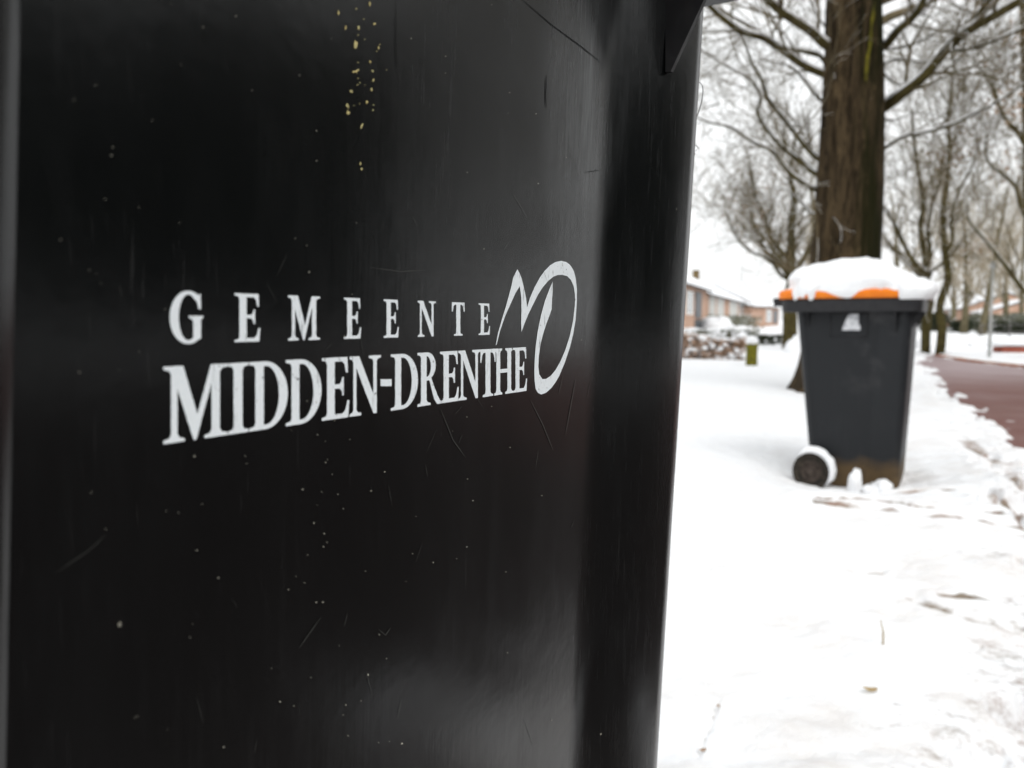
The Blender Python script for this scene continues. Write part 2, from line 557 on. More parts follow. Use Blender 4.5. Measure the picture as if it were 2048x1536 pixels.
def make_ground():
    front = np.linspace(R(25), R(92), 760)
    rest = np.linspace(R(92), R(385), 150)[1:-1]
    ang = np.concatenate([front, rest])
    rad = np.concatenate([[0.02, 0.15], np.geomspace(0.3, 1.2, 90)[:-1], np.linspace(1.2, 6.2, 560)[:-1], np.geomspace(6.2, 45, 250), np.geomspace(50, 1500, 14)])
    A, Q = np.meshgrid(ang, rad)
    X = Q * np.cos(A); Y = Q * np.sin(A)
    H, S, L = ground_fields(X, Y)
    n = len(ang); m = len(rad)
    co = np.stack([X, Y, H], -1).reshape(-1, 3).astype(np.float32)
    i = np.arange(m - 1)[:, None] * n
    j = np.arange(n)[None, :]
    k = (j + 1) % n
    q = np.stack([i + j, i + n + j, i + n + k, i + k], -1).reshape(-1, 4)
    me = bpy.data.meshes.new('snow_ground')
    me.vertices.add(len(co)); me.vertices.foreach_set('co', co.ravel())
    me.loops.add(q.size); me.loops.foreach_set('vertex_index', q.ravel().astype(np.int32))
    me.polygons.add(len(q)); me.polygons.foreach_set('loop_start', np.arange(0, q.size, 4, dtype=np.int32))
    me.polygons.foreach_set('use_smooth', np.ones(len(q), bool))
    me.update(calc_edges=True)
    for nm, dat in (('soil', S), ('slush', L)):
        at_ = me.attributes.new(nm, 'FLOAT', 'POINT')
        at_.data.foreach_set('value', dat.ravel().astype(np.float32))
    me.materials.append(M['snow_ground'])
    o = bpy.data.objects.new('ground', me)
    COL.objects.link(o)
    tag(o, 'white trodden snow covering the verge and the fields', kind='structure')


make_ground()
# the road sheet under the snow's ragged edge
mb = MB()
tris = tessellate_polygon([[Vector((a, b, 0)) for a, b in ROADPOLY]])
mb.add([(a, b, 0.0) for a, b in ROADPOLY], tris)
o = mb.build('road', M['road'], smooth=False)
if o.data.polygons[0].normal.z < 0: o.data.flip_normals()
tag(o, 'wet red asphalt road curving past the snowy verge', kind='structure')
# raised kerb along the far side of the road
mb = MB()
pl = ROAD_FAR[2:-1]
rings = []
for i, (a, b) in enumerate(pl):
    p0 = Vector(pl[max(i - 1, 0)]); p1 = Vector(pl[min(i + 1, len(pl) - 1)])
    t = (p1 - p0).normalized(); nn = Vector((t.y, -t.x))
    c = Vector((a, b))
    q0 = c - nn * 0.02; q1 = c + nn * 0.12
    rings.append([(q0.x, q0.y, -0.02), (q0.x, q0.y, 0.045), (q1.x, q1.y, 0.045), (q1.x, q1.y, -0.02)])
mb.loft(rings, True, True, True)
o = mb.build('kerb', M['kerb'], smooth=False)
tag(o, 'orange brick kerb along the far edge of the red road', kind='structure')


# ------------------------------------------------------------------ wheelie bins
NEAR_BIN = True
WX = -0.15            # wheel axle, along the bin


def prof(h):
    """front x, back x, half width at height h above the bin's foot"""
    back = -0.2632 - 0.045 * (1 - h) if NEAR_BIN else -0.272 + 0.11 * (1 - h)
    front = 0.281 - 0.015 * (1 - h) if NEAR_BIN else 0.335 - 0.045 * (1 - h)
    return front, back, 0.26 - 0.04 * (1 - h)


PANEL_IN = 0.030


def half_section(h):
    f, b, s = prof(h)
    bo = 0.022            # the back corner stands out less than the front one
    sb = s - bo
    pts = [(b, 0.0), (b, -(sb - 0.05))]
    for k in range(1, 6):
        a = R(90 * k / 6)
        pts.append((b + 0.036 - 0.036 * math.cos(a), -(sb - 0.05) - 0.044 * math.sin(a)))
    pts.append((b + 0.037, -(sb - 0.004)))
    pts.append((b + 0.045, -(sb - 0.005)))
    pts.append((b + 0.050, -(s - PANEL_IN)))
    w = 0.123 if NEAR_BIN else 0.153
    # the panel sweeps out softly into the corner column
    for k in range(9):
        q = k / 8
        pts.append((f - w - 0.016 + 0.030 * q, -(s - PANEL_IN) - 0.0062 * q ** 2.2))
    pts.append((f - 0.09, -(s - 0.0150)))
    pts.append((f - 0.045, -(s - 0.0005)))
    for k in range(1, 8):
        a = R(90 * k / 8)
        pts.append((f - 0.042 + 0.042 * math.sin(a), -(s - 0.042) - 0.042 * math.cos(a)))
    pts.append((f, -(s - 0.045)))
    pts.append((f, 0.0))
    return pts


def full_section(h):
    hp = half_section(h)
    return hp + [(x, -y) for x, y in reversed(hp[1:-1])]


def offset_rect(x0, x1, y, r, z, n=6):
    pts = []
    for cx, cy, a0 in ((x1 - r, y - r, 0), (x0 + r, y - r, 90), (x0 + r, -y + r, 180), (x1 - r, -y + r, 270)):
        for k in range(n + 1):
            a = R(a0 + 90 * k / n)
            pts.append((cx + r * math.cos(a), cy + r * math.sin(a), z))
    return pts


def build_bin(near):
    bm = M['bin_near'] if near else M['bin_far']
    rm = M['rim_plastic'] if near else M['rim_far']
    root = empty('wheelie_bin', (0, 0, 0))
    # body
    mb = MB()
    hs_ = [0.0, 0.012, 0.03] + list(np.linspace(0.06, 0.99, 32))
    rings = []
    for i, h in enumerate(hs_):
        sec = full_section(h)
        k = 1.0 if i > 1 else (0.93, 0.98)[i]
        rings.append([(x * k, y * k, 0.015 + h * 0.985) for x, y in sec])
    mb.loft(rings, True, True, False)
    # feet and the recess that takes the wheels
    mb.box(0.10, 0.27, -0.17, -0.08, 0.0, 0.02)
    mb.box(0.10, 0.27, 0.08, 0.17, 0.0, 0.02)
    body = mb.build('body', bm, root, sharp=28)
    # rim
    mb = MB()
    r0 = offset_rect(-0.335, 0.375, 0.298, 0.055, 0.925)
    r1 = offset_rect(-0.338, 0.378, 0.301, 0.055, 0.945)
    r2 = offset_rect(-0.338, 0.378, 0.301, 0.055, 0.985)
    r3 = offset_rect(-0.333, 0.373, 0.296, 0.055, 0.992)
    r4 = offset_rect(-0.290, 0.325, 0.250, 0.045, 0.992)
    ri = offset_rect(-0.310, 0.345, 0.268, 0.045, 0.925)
    rj = offset_rect(-0.298, 0.330, 0.256, 0.045, 0.975)
    mb.loft([rj, ri, r0, r1, r2, r3, r4], True)
    rim = mb.build('rim', rm, root, sharp=35)

    # triangular stiffening webs below the rim
    def web(cx, cy, dx, dy, out=0.046, zt=0.845, name='rim_web'):
        m = MB()
        w = 0.0022
        nx, ny = -dy * w, dx * w
        tri = [(cx, cy, zt), (cx + dx * 0.004, cy + dy * 0.004, zt), (cx + dx * out, cy + dy * out, 0.926), (cx - dx * 0.002, cy - dy * 0.002, 0.926)]
        a = [(x + nx, y + ny, z) for x, y, z in tri]
        b = [(x - nx, y - ny, z) for x, y, z in tri]
        m.add(a + b, [(0, 1, 2, 3), (7, 6, 5, 4), (0, 4, 5, 1), (1, 5, 6, 2), (2, 6, 7, 3), (3, 7, 4, 0)])
        m.build(name, rm, root, smooth=False)
    f, b, s = prof(0.87)
    for sy in (-1, 1):
        web(f - 0.078, sy * (s - 0.012), 0, sy, 0.060, 0.818)
        web(b + 0.06, sy * (s - 0.031), 0, sy)
        web(f - 0.001, sy * (s - 0.06), 1, 0)
    # lid
    mb = MB()
    lid = [offset_rect(-0.352, 0.388, 0.308, 0.06, 0.993), offset_rect(-0.355, 0.392, 0.312, 0.06, 0.998),
           offset_rect(-0.355, 0.392, 0.312, 0.06, 1.025), offset_rect(-0.345, 0.382, 0.302, 0.06, 1.036),
           offset_rect(-0.30, 0.33, 0.26, 0.07, 1.048), offset_rect(-0.22, 0.24, 0.18, 0.07, 1.066), offset_rect(-0.05, 0.07, 0.03, 0.02, 1.072)]
    mb.loft(lid, True, True, True)
    lido = mb.build('lid', M['orange'], root, sharp=40)
    # hinge and handle bar at the back
    mb = MB()
    mb.tube([Vector((-0.385, y, 0.985)) for y in (-0.2, -0.07, 0.07, 0.2)], [0.014] * 4, 10)
    for y in (-0.2, 0.2):
        mb.box(-0.392, -0.33, y - 0.012, y + 0.012, 0.955, 0.999)
    mb.build('handle', rm, root, sharp=35)
    # axle and wheels
    mb = MB()
    mb.tube([Vector((WX, -0.27, 0.10)), Vector((WX, 0.27, 0.10))], [0.011, 0.011], 10)
    mb.build('axle', M['steel'], root, sharp=40)
    for sy in (-1, 1):
        w = MB()
        prf = [(0.058, 0.015), (0.072, 0.012), (0.078, 0.018), (0.092, 0.026), (0.100, 0.020), (0.102, 0.0), (0.100, -0.020), (0.092, -0.026), (0.078, -0.018), (0.072, -0.012), (0.058, -0.015)]
        rings = []
        yc = sy * 0.262
        for k in range(36):
            a = 2 * math.pi * k / 36
            rings.append([(WX + rr * math.cos(a), yc + yy, 0.10 + rr * math.sin(a)) for rr, yy in prf])
        rings.append(rings[0])
        w.loft(rings, False)
        wo = w.build('wheel', M['rubber'], root, sharp=40)
        hb = MB()
        rg = []
        for rr, yy in [(0.061, 0.010), (0.052, 0.014), (0.045, 0.006), (0.024, 0.006), (0.020, 0.022), (0.008, 0.024)]:
            rg.append([(WX + rr * math.cos(2 * math.pi * k / 28), yc + sy * yy, 0.10 + rr * math.sin(2 * math.pi * k / 28)) for k in range(28)])
        hb.loft(rg, True, False, True)
        rg = [[(p[0], 2 * yc - p[1], p[2]) for p in r] for r in rg]
        hb.loft(rg, True, False, True)
        hub = hb.build('hub', M['hub'], wo, sharp=35)
    return root, body, lido


# ---- the close bin
NB_LOC = Vector((-0.2186 + 0.0154, 0.536 - 0.0093, 0.235))
NB_ROT = R(59.0)
nb, nb_body, nb_lid = build_bin(True)
nb.location = NB_LOC
nb.rotation_euler = (0, 0, NB_ROT)
tag(nb, 'close black wheelie bin with white Gemeente Midden-Drenthe lettering on its scuffed side', 'wheelie bin')
NBM = Matrix.Translation(NB_LOC) @ Matrix.Rotation(NB_ROT, 4, 'Z')
NBI = NBM.inverted()


def panel_local(u, v, off=0.0):
    """local point on the bin's side panel under photo pixel u,v"""
    o = NBI @ Vector((0, 0, CAM_Z))
    d = (NBI.to_3x3() @ ray(u, v))

    def P(x, zz):
        h = (zz - 0.015) / 0.985
        f, b, s = prof(h)
        return Vector((x, -(s - PANEL_IN), zz))
    a = P(0, 0.2); b_ = P(0.1, 0.2); c = P(0, 0.9)
    n = (b_ - a).cross(c - a).normalized()
    if n.y > 0: n = -n
    t = (a - o).dot(n) / d.dot(n)
    return o + d * t + n * off


def strip_local(u, v, off=0.0):
    return panel_local(u, v, off)


def ell(cx, cy, rx, ry, a0, a1, n):
    return [(cx + rx * math.cos(R(a0 + (a1 - a0) * k / n)), cy + ry * math.sin(R(a0 + (a1 - a0) * k / n))) for k in range(n + 1)]


GL = {
    'E': [[(0, 1), (.93, 1), (.95, .74), (.88, .74), (.83, .88), (.74, .93), (.47, .93), (.47, .56), (.64, .56), (.71, .60), (.74, .67), (.80, .67), (.80, .37), (.74, .37), (.71, .45), (.64, .49), (.47, .49), (.47, .075), (.76, .075), (.86, .13), (.93, .28), (1, .28), (.96, 0), (0, 0), (0, .04), (.15, .06), (.19, .11), (.19, .89), (.15, .94), (0, .96)]],
    'M': [[(0, 1), (.31, 1), (.53, .34), (.74, 1), (1, 1), (1, .96), (.91, .94), (.88, .89), (.88, .11), (.91, .06), (1, .04), (1, 0), (.64, 0), (.64, .04), (.72, .06), (.75, .11), (.75, .74), (.515, 0), (.47, 0), (.22, .70), (.22, .11), (.25, .06), (.33, .04), (.33, 0), (0, 0), (0, .04), (.09, .06), (.12, .11), (.12, .89), (.09, .94), (0, .96)]],
    'I': [[(0, 1), (1, 1), (1, .96), (.78, .94), (.72, .89), (.72, .11), (.78, .06), (1, .04), (1, 0), (0, 0), (0, .04), (.22, .06), (.28, .11), (.28, .89), (.22, .94), (0, .96)]],
    'D': [[(0, 1)] + ell(.42, .5, .58, .5, 90, -90, 18) + [(0, 0), (0, .04), (.13, .06), (.16, .11), (.16, .89), (.13, .94), (0, .96)],
          [(.38, .93)] + ell(.45, .5, .32, .43, 90, -90, 16) + [(.38, .07)]],
    'N': [[(0, 1), (.31, 1), (.76, .34), (.76, .90), (.73, .94), (.62, .96), (.62, 1), (1, 1), (1, .96), (.90, .94), (.87, .90), (.87, 0), (.77, 0), (.22, .80), (.22, .10), (.26, .06), (.37, .04), (.37, 0), (0, 0), (0, .04), (.09, .06), (.12, .10), (.12, .90), (.08, .94), (0, .96)]],
    'T': [[(0, 1), (1, 1), (1, .72), (.94, .72), (.88, .87), (.80, .92), (.66, .93), (.66, .10), (.70, .06), (.84, .04), (.84, 0), (.16, 0), (.16, .04), (.30, .06), (.34, .10), (.34, .93), (.20, .92), (.12, .87), (.06, .72), (0, .72)]],
    'H': [[(0, 1), (.42, 1), (.42, .96), (.34, .94), (.31, .89), (.31, .55), (.69, .55), (.69, .89), (.66, .94), (.58, .96), (.58, 1), (1, 1), (1, .96), (.92, .94), (.89, .89), (.89, .11), (.92, .06), (1, .04), (1, 0), (.58, 0), (.58, .04), (.66, .06), (.69, .11), (.69, .47), (.31, .47), (.31, .11), (.34, .06), (.42, .04), (.42, 0), (0, 0), (0, .04), (.08, .06), (.11, .11), (.11, .89), (.08, .94), (0, .96)]],
    'R': [[(0, 1)] + ell(.40, .745, .32, .255, 90, -62, 12) + [(.62, .40), (.78, .18), (.90, .06), (1.0, .03), (1.0, 0), (.78, 0), (.66, .10), (.47, .47), (.36, .47), (.36, .11), (.40, .06), (.52, .04), (.52, 0), (0, 0), (0, .04), (.11, .06), (.14, .11), (.14, .89), (.11, .94), (0, .96)],
          [(.36, .93)] + ell(.37, .735, .16, .195, 90, -90, 10) + [(.36, .54)]],
    'G': [[(.86, .93), (.92, .97), (.93, .66), (.86, .66), (.80, .82)] + ell(.56, .5, .29, .44, 50, 300, 20) + [(.70, .16), (.70, .42), (.66, .47), (.57, .49), (.57, .53), (1, .53), (1, .49), (.94, .47), (.93, .42), (.93, .08)] + ell(.56, .5, .56, .51, 305, 55, 26)],
    '-': [[(0, .62), (1, .62), (1, .38), (0, .38)]],
}


def add_glyph(mb, ch, x0, x1, top, bot, off=0.00015):
    rng = random.Random(int(x0 * 7))
    loops = []
    flat = []
    for lp in GL[ch]:
        pts = []
        for i in range(len(lp)):
            a = lp[i]; b = lp[(i + 1) % len(lp)]
            L = math.hypot((b[0] - a[0]) * (x1 - x0), (b[1] - a[1]) * (bot(x0) - top(x0)))
            n = max(1, int(L / 5))
            for k in range(n):
                j = 0.0 if k == 0 else 0.25
                gx = a[0] + (b[0] - a[0]) * k / n
                gy = a[1] + (b[1] - a[1]) * k / n
                u = x0 + gx * (x1 - x0) + rng.uniform(-j, j)
                v = bot(u) + (top(u) - bot(u)) * gy + rng.uniform(-j, j)
                pts.append((u, v))
        loops.append([Vector((u, v, 0)) for u, v in pts])
        flat += pts
    tr = tessellate_polygon(loops)
    mb.add([panel_local(u, v, off) for u, v in flat], tr)


def fixn(o):
    me = o.data
    bmv = sum((p.normal.y * p.area for p in me.polygons))
    if bmv > 0: me.flip_normals()


mb = MB()
top1 = lambda x: 587.4 + (x - 495) * 0.0411
bot1 = lambda x: 683.4 - (x - 495) * 0.0288
for ch, a, b in (('G', 338.7, 406), ('E', 468.5, 520), ('M', 575.6, 639.5), ('E', 687.4, 721.8), ('E', 767, 797), ('N', 835, 871.3), ('T', 903.4, 928.7), ('E', 956.8, 979.6)):
    add_glyph(mb, ch, a, b, top1, bot1)
o = mb.build('lettering', M['paint'], nb_body, smooth=False); fixn(o)
o['label'] = 'white word GEMEENTE in widely spaced serif capitals'
mb = MB()
top2 = lambda x: 733.6 - (x - 327) * 0.0545
bot2 = lambda x: 887 - (x - 335) * 0.1469
for ch, a, b in (('M', 326, 454.5), ('I', 455, 496), ('D', 497.5, 575), ('D', 571, 642.5), ('E', 643, 698), ('N', 698.5, 761), ('D', 781, 835.5), ('R', 834.5, 885), ('E', 879.5, 917), ('N', 916, 961), ('T', 960.3, 990.8), ('H', 988, 1026), ('E', 1025, 1053.5)):
    add_glyph(mb, ch, a, b, top2, bot2, 0.00015 + 0.00002 * (int(a) % 3))
add_glyph(mb, '-', 760.6, 782.7, lambda x: 736.5, lambda x: 794)
o = mb.build('lettering', M['paint'], nb_body, smooth=False); fixn(o)
o['label'] = 'white word MIDDEN-DRENTHE in large serif capitals'

EMB = [(1070, 900), (1090, 790), (1122, 680), (1160, 555), (1200, 410), (1222, 310), (1255, 250), (1275, 285), (1292, 330), (1312, 410), (1330, 500), (1338, 575),
       (1360, 500), (1400, 405), (1450, 315), (1490, 260), (1535, 215), (1580, 188), (1630, 178), (1672, 188), (1705, 212), (1735, 260), (1753, 325), (1763, 420), (1762, 540), (1752, 680), (1732, 800),
       (1702, 920), (1660, 1045), (1612, 1160), (1580, 1215), (1545, 1262), (1500, 1303), (1458, 1318), (1430, 1303), (1411, 1270), (1402, 1200), (1400, 1120), (1403, 1020), (1412, 900), (1430, 770), (1457, 640),
       (1490, 520), (1530, 415), (1556, 355), (1556, 430), (1550, 520), (1547, 590), (1532, 636), (1502, 715), (1475, 800), (1452, 890), (1438, 990), (1434, 1080), (1442, 1145), (1468, 1186), (1500, 1185),
       (1540, 1158), (1580, 1110), (1625, 1030), (1665, 935), (1702, 820), (1730, 690), (1745, 560), (1746, 465), (1735, 395), (1712, 340), (1680, 308), (1640, 297), (1600, 298), (1560, 314), (1515, 352),
       (1470, 405), (1430, 468), (1390, 548), (1345, 640), (1315, 715), (1290, 785), (1287, 700), (1290, 600), (1288, 490), (1275, 395), (1240, 450), (1195, 550), (1150, 650), (1110, 765), (1078, 890)]
pts = [(740 + a * .2344, 480 + b * .2344) for a, b in EMB]
mb = MB()
mb.add([panel_local(u, v, 0.0002) for u, v in pts], tessellate_polygon([[Vector((u, v, 0)) for u, v in pts]]))
o = mb.build('emblem', M['paint'], nb_body, smooth=False); fixn(o)
o['label'] = 'white swooping letter M running into an oval loop'

# flecks of dried moss in a vertical trail, grit, and scratches
rng = random.Random(5)


def fleck(mb, u, v, w, hgt, ang=0.0):
    n = 8
    c = []
    for k in range(n):
        a = 2 * math.pi * k / n
        rr = rng.uniform(0.35, 1.3)
        x = math.cos(a) * w * rr; y = math.sin(a) * hgt * rr
        c.append(panel_local(u + x * math.cos(ang) - y * math.sin(ang), v + x * math.sin(ang) + y * math.cos(ang), 0.0003))
    top = panel_local(u, v, 0.0003 + 0.0006)
    mb.add(c + [top], [(k, (k + 1) % n, n) for k in range(n)])


mb = MB()
for (u, v, w, h_, a) in [(711, 88, 4, 9, .1), (738, 8, 2.5, 5, 0), (676, 26, 2, 6, -.2), (690, 57, 2, 5, 0), (716, 56, 3, 4, 0), (747, 48, 4, 4, .3), (756, 96, 1.5, 5, 0), (711, 143, 8, 4, -.4), (744, 143, 3, 4, 0), (739, 124, 1.5, 4, 0), (745, 161, 2, 4, .2), (701, 182, 5, 4, 0), (694, 212, 3, 7, 0), (695, 225, 5, 5, 0.5), (733, 204, 2, 4, 0), (742, 180, 1.5, 4, 0), (722, 252, 2, 7, .3), (719, 328, 1.5, 4, 0), (722, 338, 2, 3, 0)]:
    fleck(mb, u, v, w * .9, h_ * 1.0, a)
for k in range(16):
    fleck(mb, rng.gauss(722, 20), rng.uniform(0, 270), rng.uniform(.3, 1.0), rng.uniform(.6, 2.2))
mb.build('moss_flecks', M['moss_fleck'], nb_body)['kind'] = 'stuff'
mb = MB()
for k in range(16):
    fleck(mb, rng.gauss(665, 26), rng.uniform(820, 1460), rng.uniform(.4, 1.3), rng.uniform(.5, 2.0), rng.uniform(-.5, .5))
for k in range(100):
    fleck(mb, rng.uniform(90, 1190), rng.uniform(0, 1536), rng.uniform(.4, 1.2), rng.uniform(.5, 1.8), rng.uniform(-.6, .6))
for k in range(6):
    fleck(mb, rng.uniform(240, 1180), rng.uniform(900, 1500), rng.uniform(.8, 1.4), rng.uniform(1.5, 3), rng.uniform(0, .8))
mb.build('grit_specks', M['grit'], nb_body)['kind'] = 'stuff'


def line_on_panel(mb, pts, w, off=0.0004, sub=6):
    P = []
    for (a, b), (c, d) in zip(pts[:-1], pts[1:]):
        for k in range(sub):
            P.append((a + (c - a) * k / sub, b + (d - b) * k / sub))
    P.append(pts[-1])
    V = []
    n = len(P)
    for i, (u, v) in enumerate(P):
        q0 = P[max(i - 1, 0)]; q1 = P[min(i + 1, n - 1)]
        tx, ty = q1[0] - q0[0], q1[1] - q0[1]
        L = math.hypot(tx, ty) or 1
        ww = w * min(1, 0.3 + 3 * min(i, n - 1 - i) / n)
        V.append(panel_local(u - ty / L * ww, v + tx / L * ww, off))
        V.append(panel_local(u + ty / L * ww, v - tx / L * ww, off))
    mb.add(V, [(2 * i, 2 * i + 1, 2 * i + 3, 2 * i + 2) for i in range(n - 1)])


for q, w in (([(1040, -4), (1100, 48), (1160, 92), (1205, 128)], .7), ([(791, 0), (790, 80), (792, 140)], .5), ([(1092, 150), (1090, 190), (1091, 215)], .8), ([(1168, 345), (1200, 340)], .6)):
    mb = MB()
    line_on_panel(mb, q, w)
    o = mb.build('scratch', M['scratch'], nb_body, smooth=False); fixn(o)
M['pale_scratch'] = simple('pale_scratch', (0.055, 0.055, 0.05), None, rough=0.6)
mb = MB()
for q in ([(1060, 800), (1085, 850), (1105, 900)], [(640, 1235), (615, 1270), (598, 1295)], [(755, 1258), (770, 1270), (780, 1255)], 
          [(740, 535), (800, 543), (850, 540)], [(880, 818), (905, 880), (930, 915)], [(110, 1145), (170, 1105), (210, 1070)], [(1130, 870), (1150, 760)]):
    line_on_panel(mb, q, 0.55)
for k in range(34):
    u = rng.uniform(200, 1190); v = rng.uniform(380, 1500)
    a = rng.gauss(0, .5); L = rng.uniform(8, 60)
    line_on_panel(mb, [(u, v), (u + L * math.sin(a), v + L * math.cos(a))], rng.uniform(.2, .42), sub=2)
o = mb.build('scuff_marks', M['pale_scratch'], nb_body, smooth=False); fixn(o); o['kind'] = 'stuff'

# a curl of dark cobweb thread at the corner
cx = NBM @ Vector((prof(0.83)[0] - 0.004, -(prof(0.83)[2] - 0.03), 0.83))
YT = cx.y
mb = MB()
tp = [(1392, 166), (1400, 165), (1405, 172), (1406, 182), (1404, 200), (1400, 215), (1396, 228), (1391, 238)]
mb.tube([at(u, v, YT + 0.002 * i) for i, (u, v) in enumerate(tp)], [0.00035] * len(tp), 4)
o = mb.build('cobweb_thread', M['thread'])
tag(o, 'longer dark curled thread, upper of two at the right corner of the close black bin', 'thread', 'dark threads on the close bin')
mb = MB()
tp = [(1386, 285), (1391, 290), (1397, 296), (1391, 302), (1388, 300), (1390, 309), (1386, 312)]
mb.tube([at(u, v, YT) for i, (u, v) in enumerate(tp)], [0.00035] * len(tp), 4)
o = mb.build('cobweb_thread', M['thread'])
tag(o, 'short tangled dark thread, lower of two at the right corner of the close black bin', 'thread', 'dark threads on the close bin')

# ---- the second bin
NEAR_BIN = False
FB_LOC = Vector((1.855, 4.36, 0.0))
FB_ROT = R(-30)
fb, fb_body, fb_lid = build_bin(False)
FB_LOC.z = -0.03
fb.location = FB_LOC
fb.rotation_euler = (0, 0, FB_ROT)
FB_S = (0.95, 0.95, 1.03)
fb.scale = FB_S
tag(fb, 'charcoal wheelie bin with orange lid standing on the snow by the thick tree trunk', 'wheelie bin')


def panel2(x, z, off=0.002):
    h = (z - 0.015) / 0.985
    return Vector((x, -(prof(h)[2] - PANEL_IN) - off, z))


mb = MB()
poly = [(x * .92 + .022, z + .032) for x, z in [(-.055, .80), (.048, .80), (.044, .825), (.036, .832), (.034, .882), (-.018, .882), (-.03, .862), (-.042, .835)]]
mb.add([panel2(x + .01, z, .004) for x, z in poly] + [panel2(x + .01, z, 0.0) for x, z in poly], [tuple(range(8))] + [(k, (k + 8), (k + 1) % 8 + 8, (k + 1) % 8) for k in range(8)])
o = mb.build('label_plate', M['label_white'], fb_body, smooth=False)
o['label'] = 'small white plate below the rim'
mb = MB()
fr = [(-.08, .80), (.11, .80), (.11, .918), (-.08, .918)]
for (a, b) in ((0, 1), (1, 2), (2, 3), (3, 0)):
    p0 = panel2(*fr[a], 0.002); p1 = panel2(*fr[b], 0.002)
    mb.tube([p0, p1], [0.0028, 0.0028], 6)
mb.build('plate_recess', M['rim_far'], fb_body)

# snow heaped on the orange lid
def blob(name, fn, nu, nv, mat, parent=None):
    mb = MB()
    rings = []
    for i in range(nv + 1):
        rings.append([fn(2 * math.pi * k / nu, i / nv) for k in range(nu)])
    mb.loft(rings, True, False, True)
    return mb.build(name, mat, parent)


def skirt(x, y):
    """how far the snow hangs over the lid's edge: 0 leaves the orange bare"""
    n = mn.noise(Vector((x * 16, y * 16, 2.2))) + 0.5 * mn.noise(Vector((x * 45, y * 45, 5.2)))
    b = 0.35
    if y < 0:
        b = -0.9 if x < -0.265 else (0.35 if x < -0.17 else (0.05 if x < 0.05 else (0.9 if x < 0.13 else (-0.2 if x < 0.24 else 0.8))))
    return max(0.0, min(1.0, 0.5 + 1.1 * (b + n * 0.9)))


def lidsnow(a, t):
    c, s = math.cos(a), math.sin(a)
    ex = 0.27
    fx = math.copysign(abs(c) ** ex, c); fy = math.copysign(abs(s) ** ex, s)
    sk = skirt(fx * 0.37, fy * 0.3)
    if t < 0.15:
        q = t / 0.15
        out = math.sin(q * math.pi / 2 + 0.25)
        rx = 0.366 + sk * (0.016 + 0.020 * out)
        ry = 0.286 + sk * (0.030 + 0.022 * out)
        if q < 1: z = 1.040 - sk * 0.052 * (1 - q)
        else: z = 1.040
        z -= 0.004 * (1 - q)
    else:
        q = (t - 0.15) / 0.85
        prof_r = math.cos(q * math.pi / 2) ** 0.55
        sk = sk + (0.6 - sk) * min(1, q * 5)
        edge = (0.366 + sk * 0.036, 0.286 + sk * 0.051)
        rx = edge[0] * prof_r; ry = edge[1] * prof_r
        z = 1.040 + 0.155 * (math.sin(q * math.pi / 2) ** 0.9)
    x = 0.018 + fx * rx
    if x < 0 and t > 0.12: x *= 1 - 0.12 * min(1, (t - 0.12) * 12)
    y = fy * ry
    lump = 0.024 * mn.noise(Vector((x * 6, y * 6, z * 4))) + 0.009 * mn.noise(Vector((x * 22, y * 22, z * 15)))
    z += lump * min(1, t * 3)
    if t > 0.15:
        z -= 0.045 * max(0, x - 0.08) / 0.25 * (z - 1.036) / 0.15 * 1.5
        z += 0.012 * max(0, 1 - abs(x + 0.02) * 9)
    return (x, y, z)


o = blob('snow_heap', lidsnow, 300, 44, M['snow'])
o.location = FB_LOC; o.rotation_euler = (0, 0, FB_ROT); o.scale = FB_S
tag(o, 'rounded white snow heap lying on the orange lid of the bin', 'snow')


def clump(name, pos, rx, ry, rz, seed, mat=None, amp=0.25):
    mb = MB()
    rings = []
    for i in range(11):
        th = math.pi * i / 10
        ring = []
        for k in range(18):
            a = 2 * math.pi * k / 18
            d = Vector((math.sin(th) * math.cos(a), math.sin(th) * math.sin(a), math.cos(th)))
            r = 1 + amp * mn.noise(d * 1.8 + Vector((seed, 0, 0)))
            ring.append((d.x * rx * r, d.y * ry * r, d.z * rz * r))
        rings.append(ring)
    mb.loft(rings[::-1], True)
    o = mb.build(name, mat or M['snow'])
    o.location = pos
    return o


FBM = Matrix.Translation(FB_LOC) @ Matrix.Rotation(FB_ROT, 4, 'Z') @ Matrix.Diagonal((*FB_S, 1))
# overhanging lump at the lid's front corner, snow on the wheel, clods at the foot
o = clump('snow_lump', FBM @ Vector((0.345, 0.03, 1.04)), 0.08, 0.17, 0.06, 4)
o.rotation_euler = (0, 0, FB_ROT)
tag(o, 'snow lump overhanging the front end of the orange bin lid', 'snow')
mb = MB()
rings = []
for k in range(25):
    a = R(132 - 172 * k / 24)
    t = math.sin(math.pi * k / 24)
    r0 = 0.100; r1 = 0.100 + 0.004 + 0.026 * t ** 0.5
    ring = []
    for (rr, yy) in ((r0, -.30), (r1, -.292), (r1 + .004, -.262), (r1, -.234), (r0, -.23)):
        rr2 = rr + (0.011 * mn.noise(Vector((a * 3.1, yy * 12, 0))) + 0.006 * mn.noise(Vector((a * 11, yy * 30, 4)))) * (1 if rr > 0.1005 else 0)
        ring.append((WX + rr2 * math.cos(a), yy, 0.10 + rr2 * math.sin(a)))
    rings.append(ring)
mb.loft(rings, True, True, True)
o = mb.build('wheel_snow', M['snow'])
o.location = FB_LOC; o.rotation_euler = (0, 0, FB_ROT); o.scale = FB_S
tag(o, 'crescent of snow stuck on the wheel of the charcoal bin', 'snow')
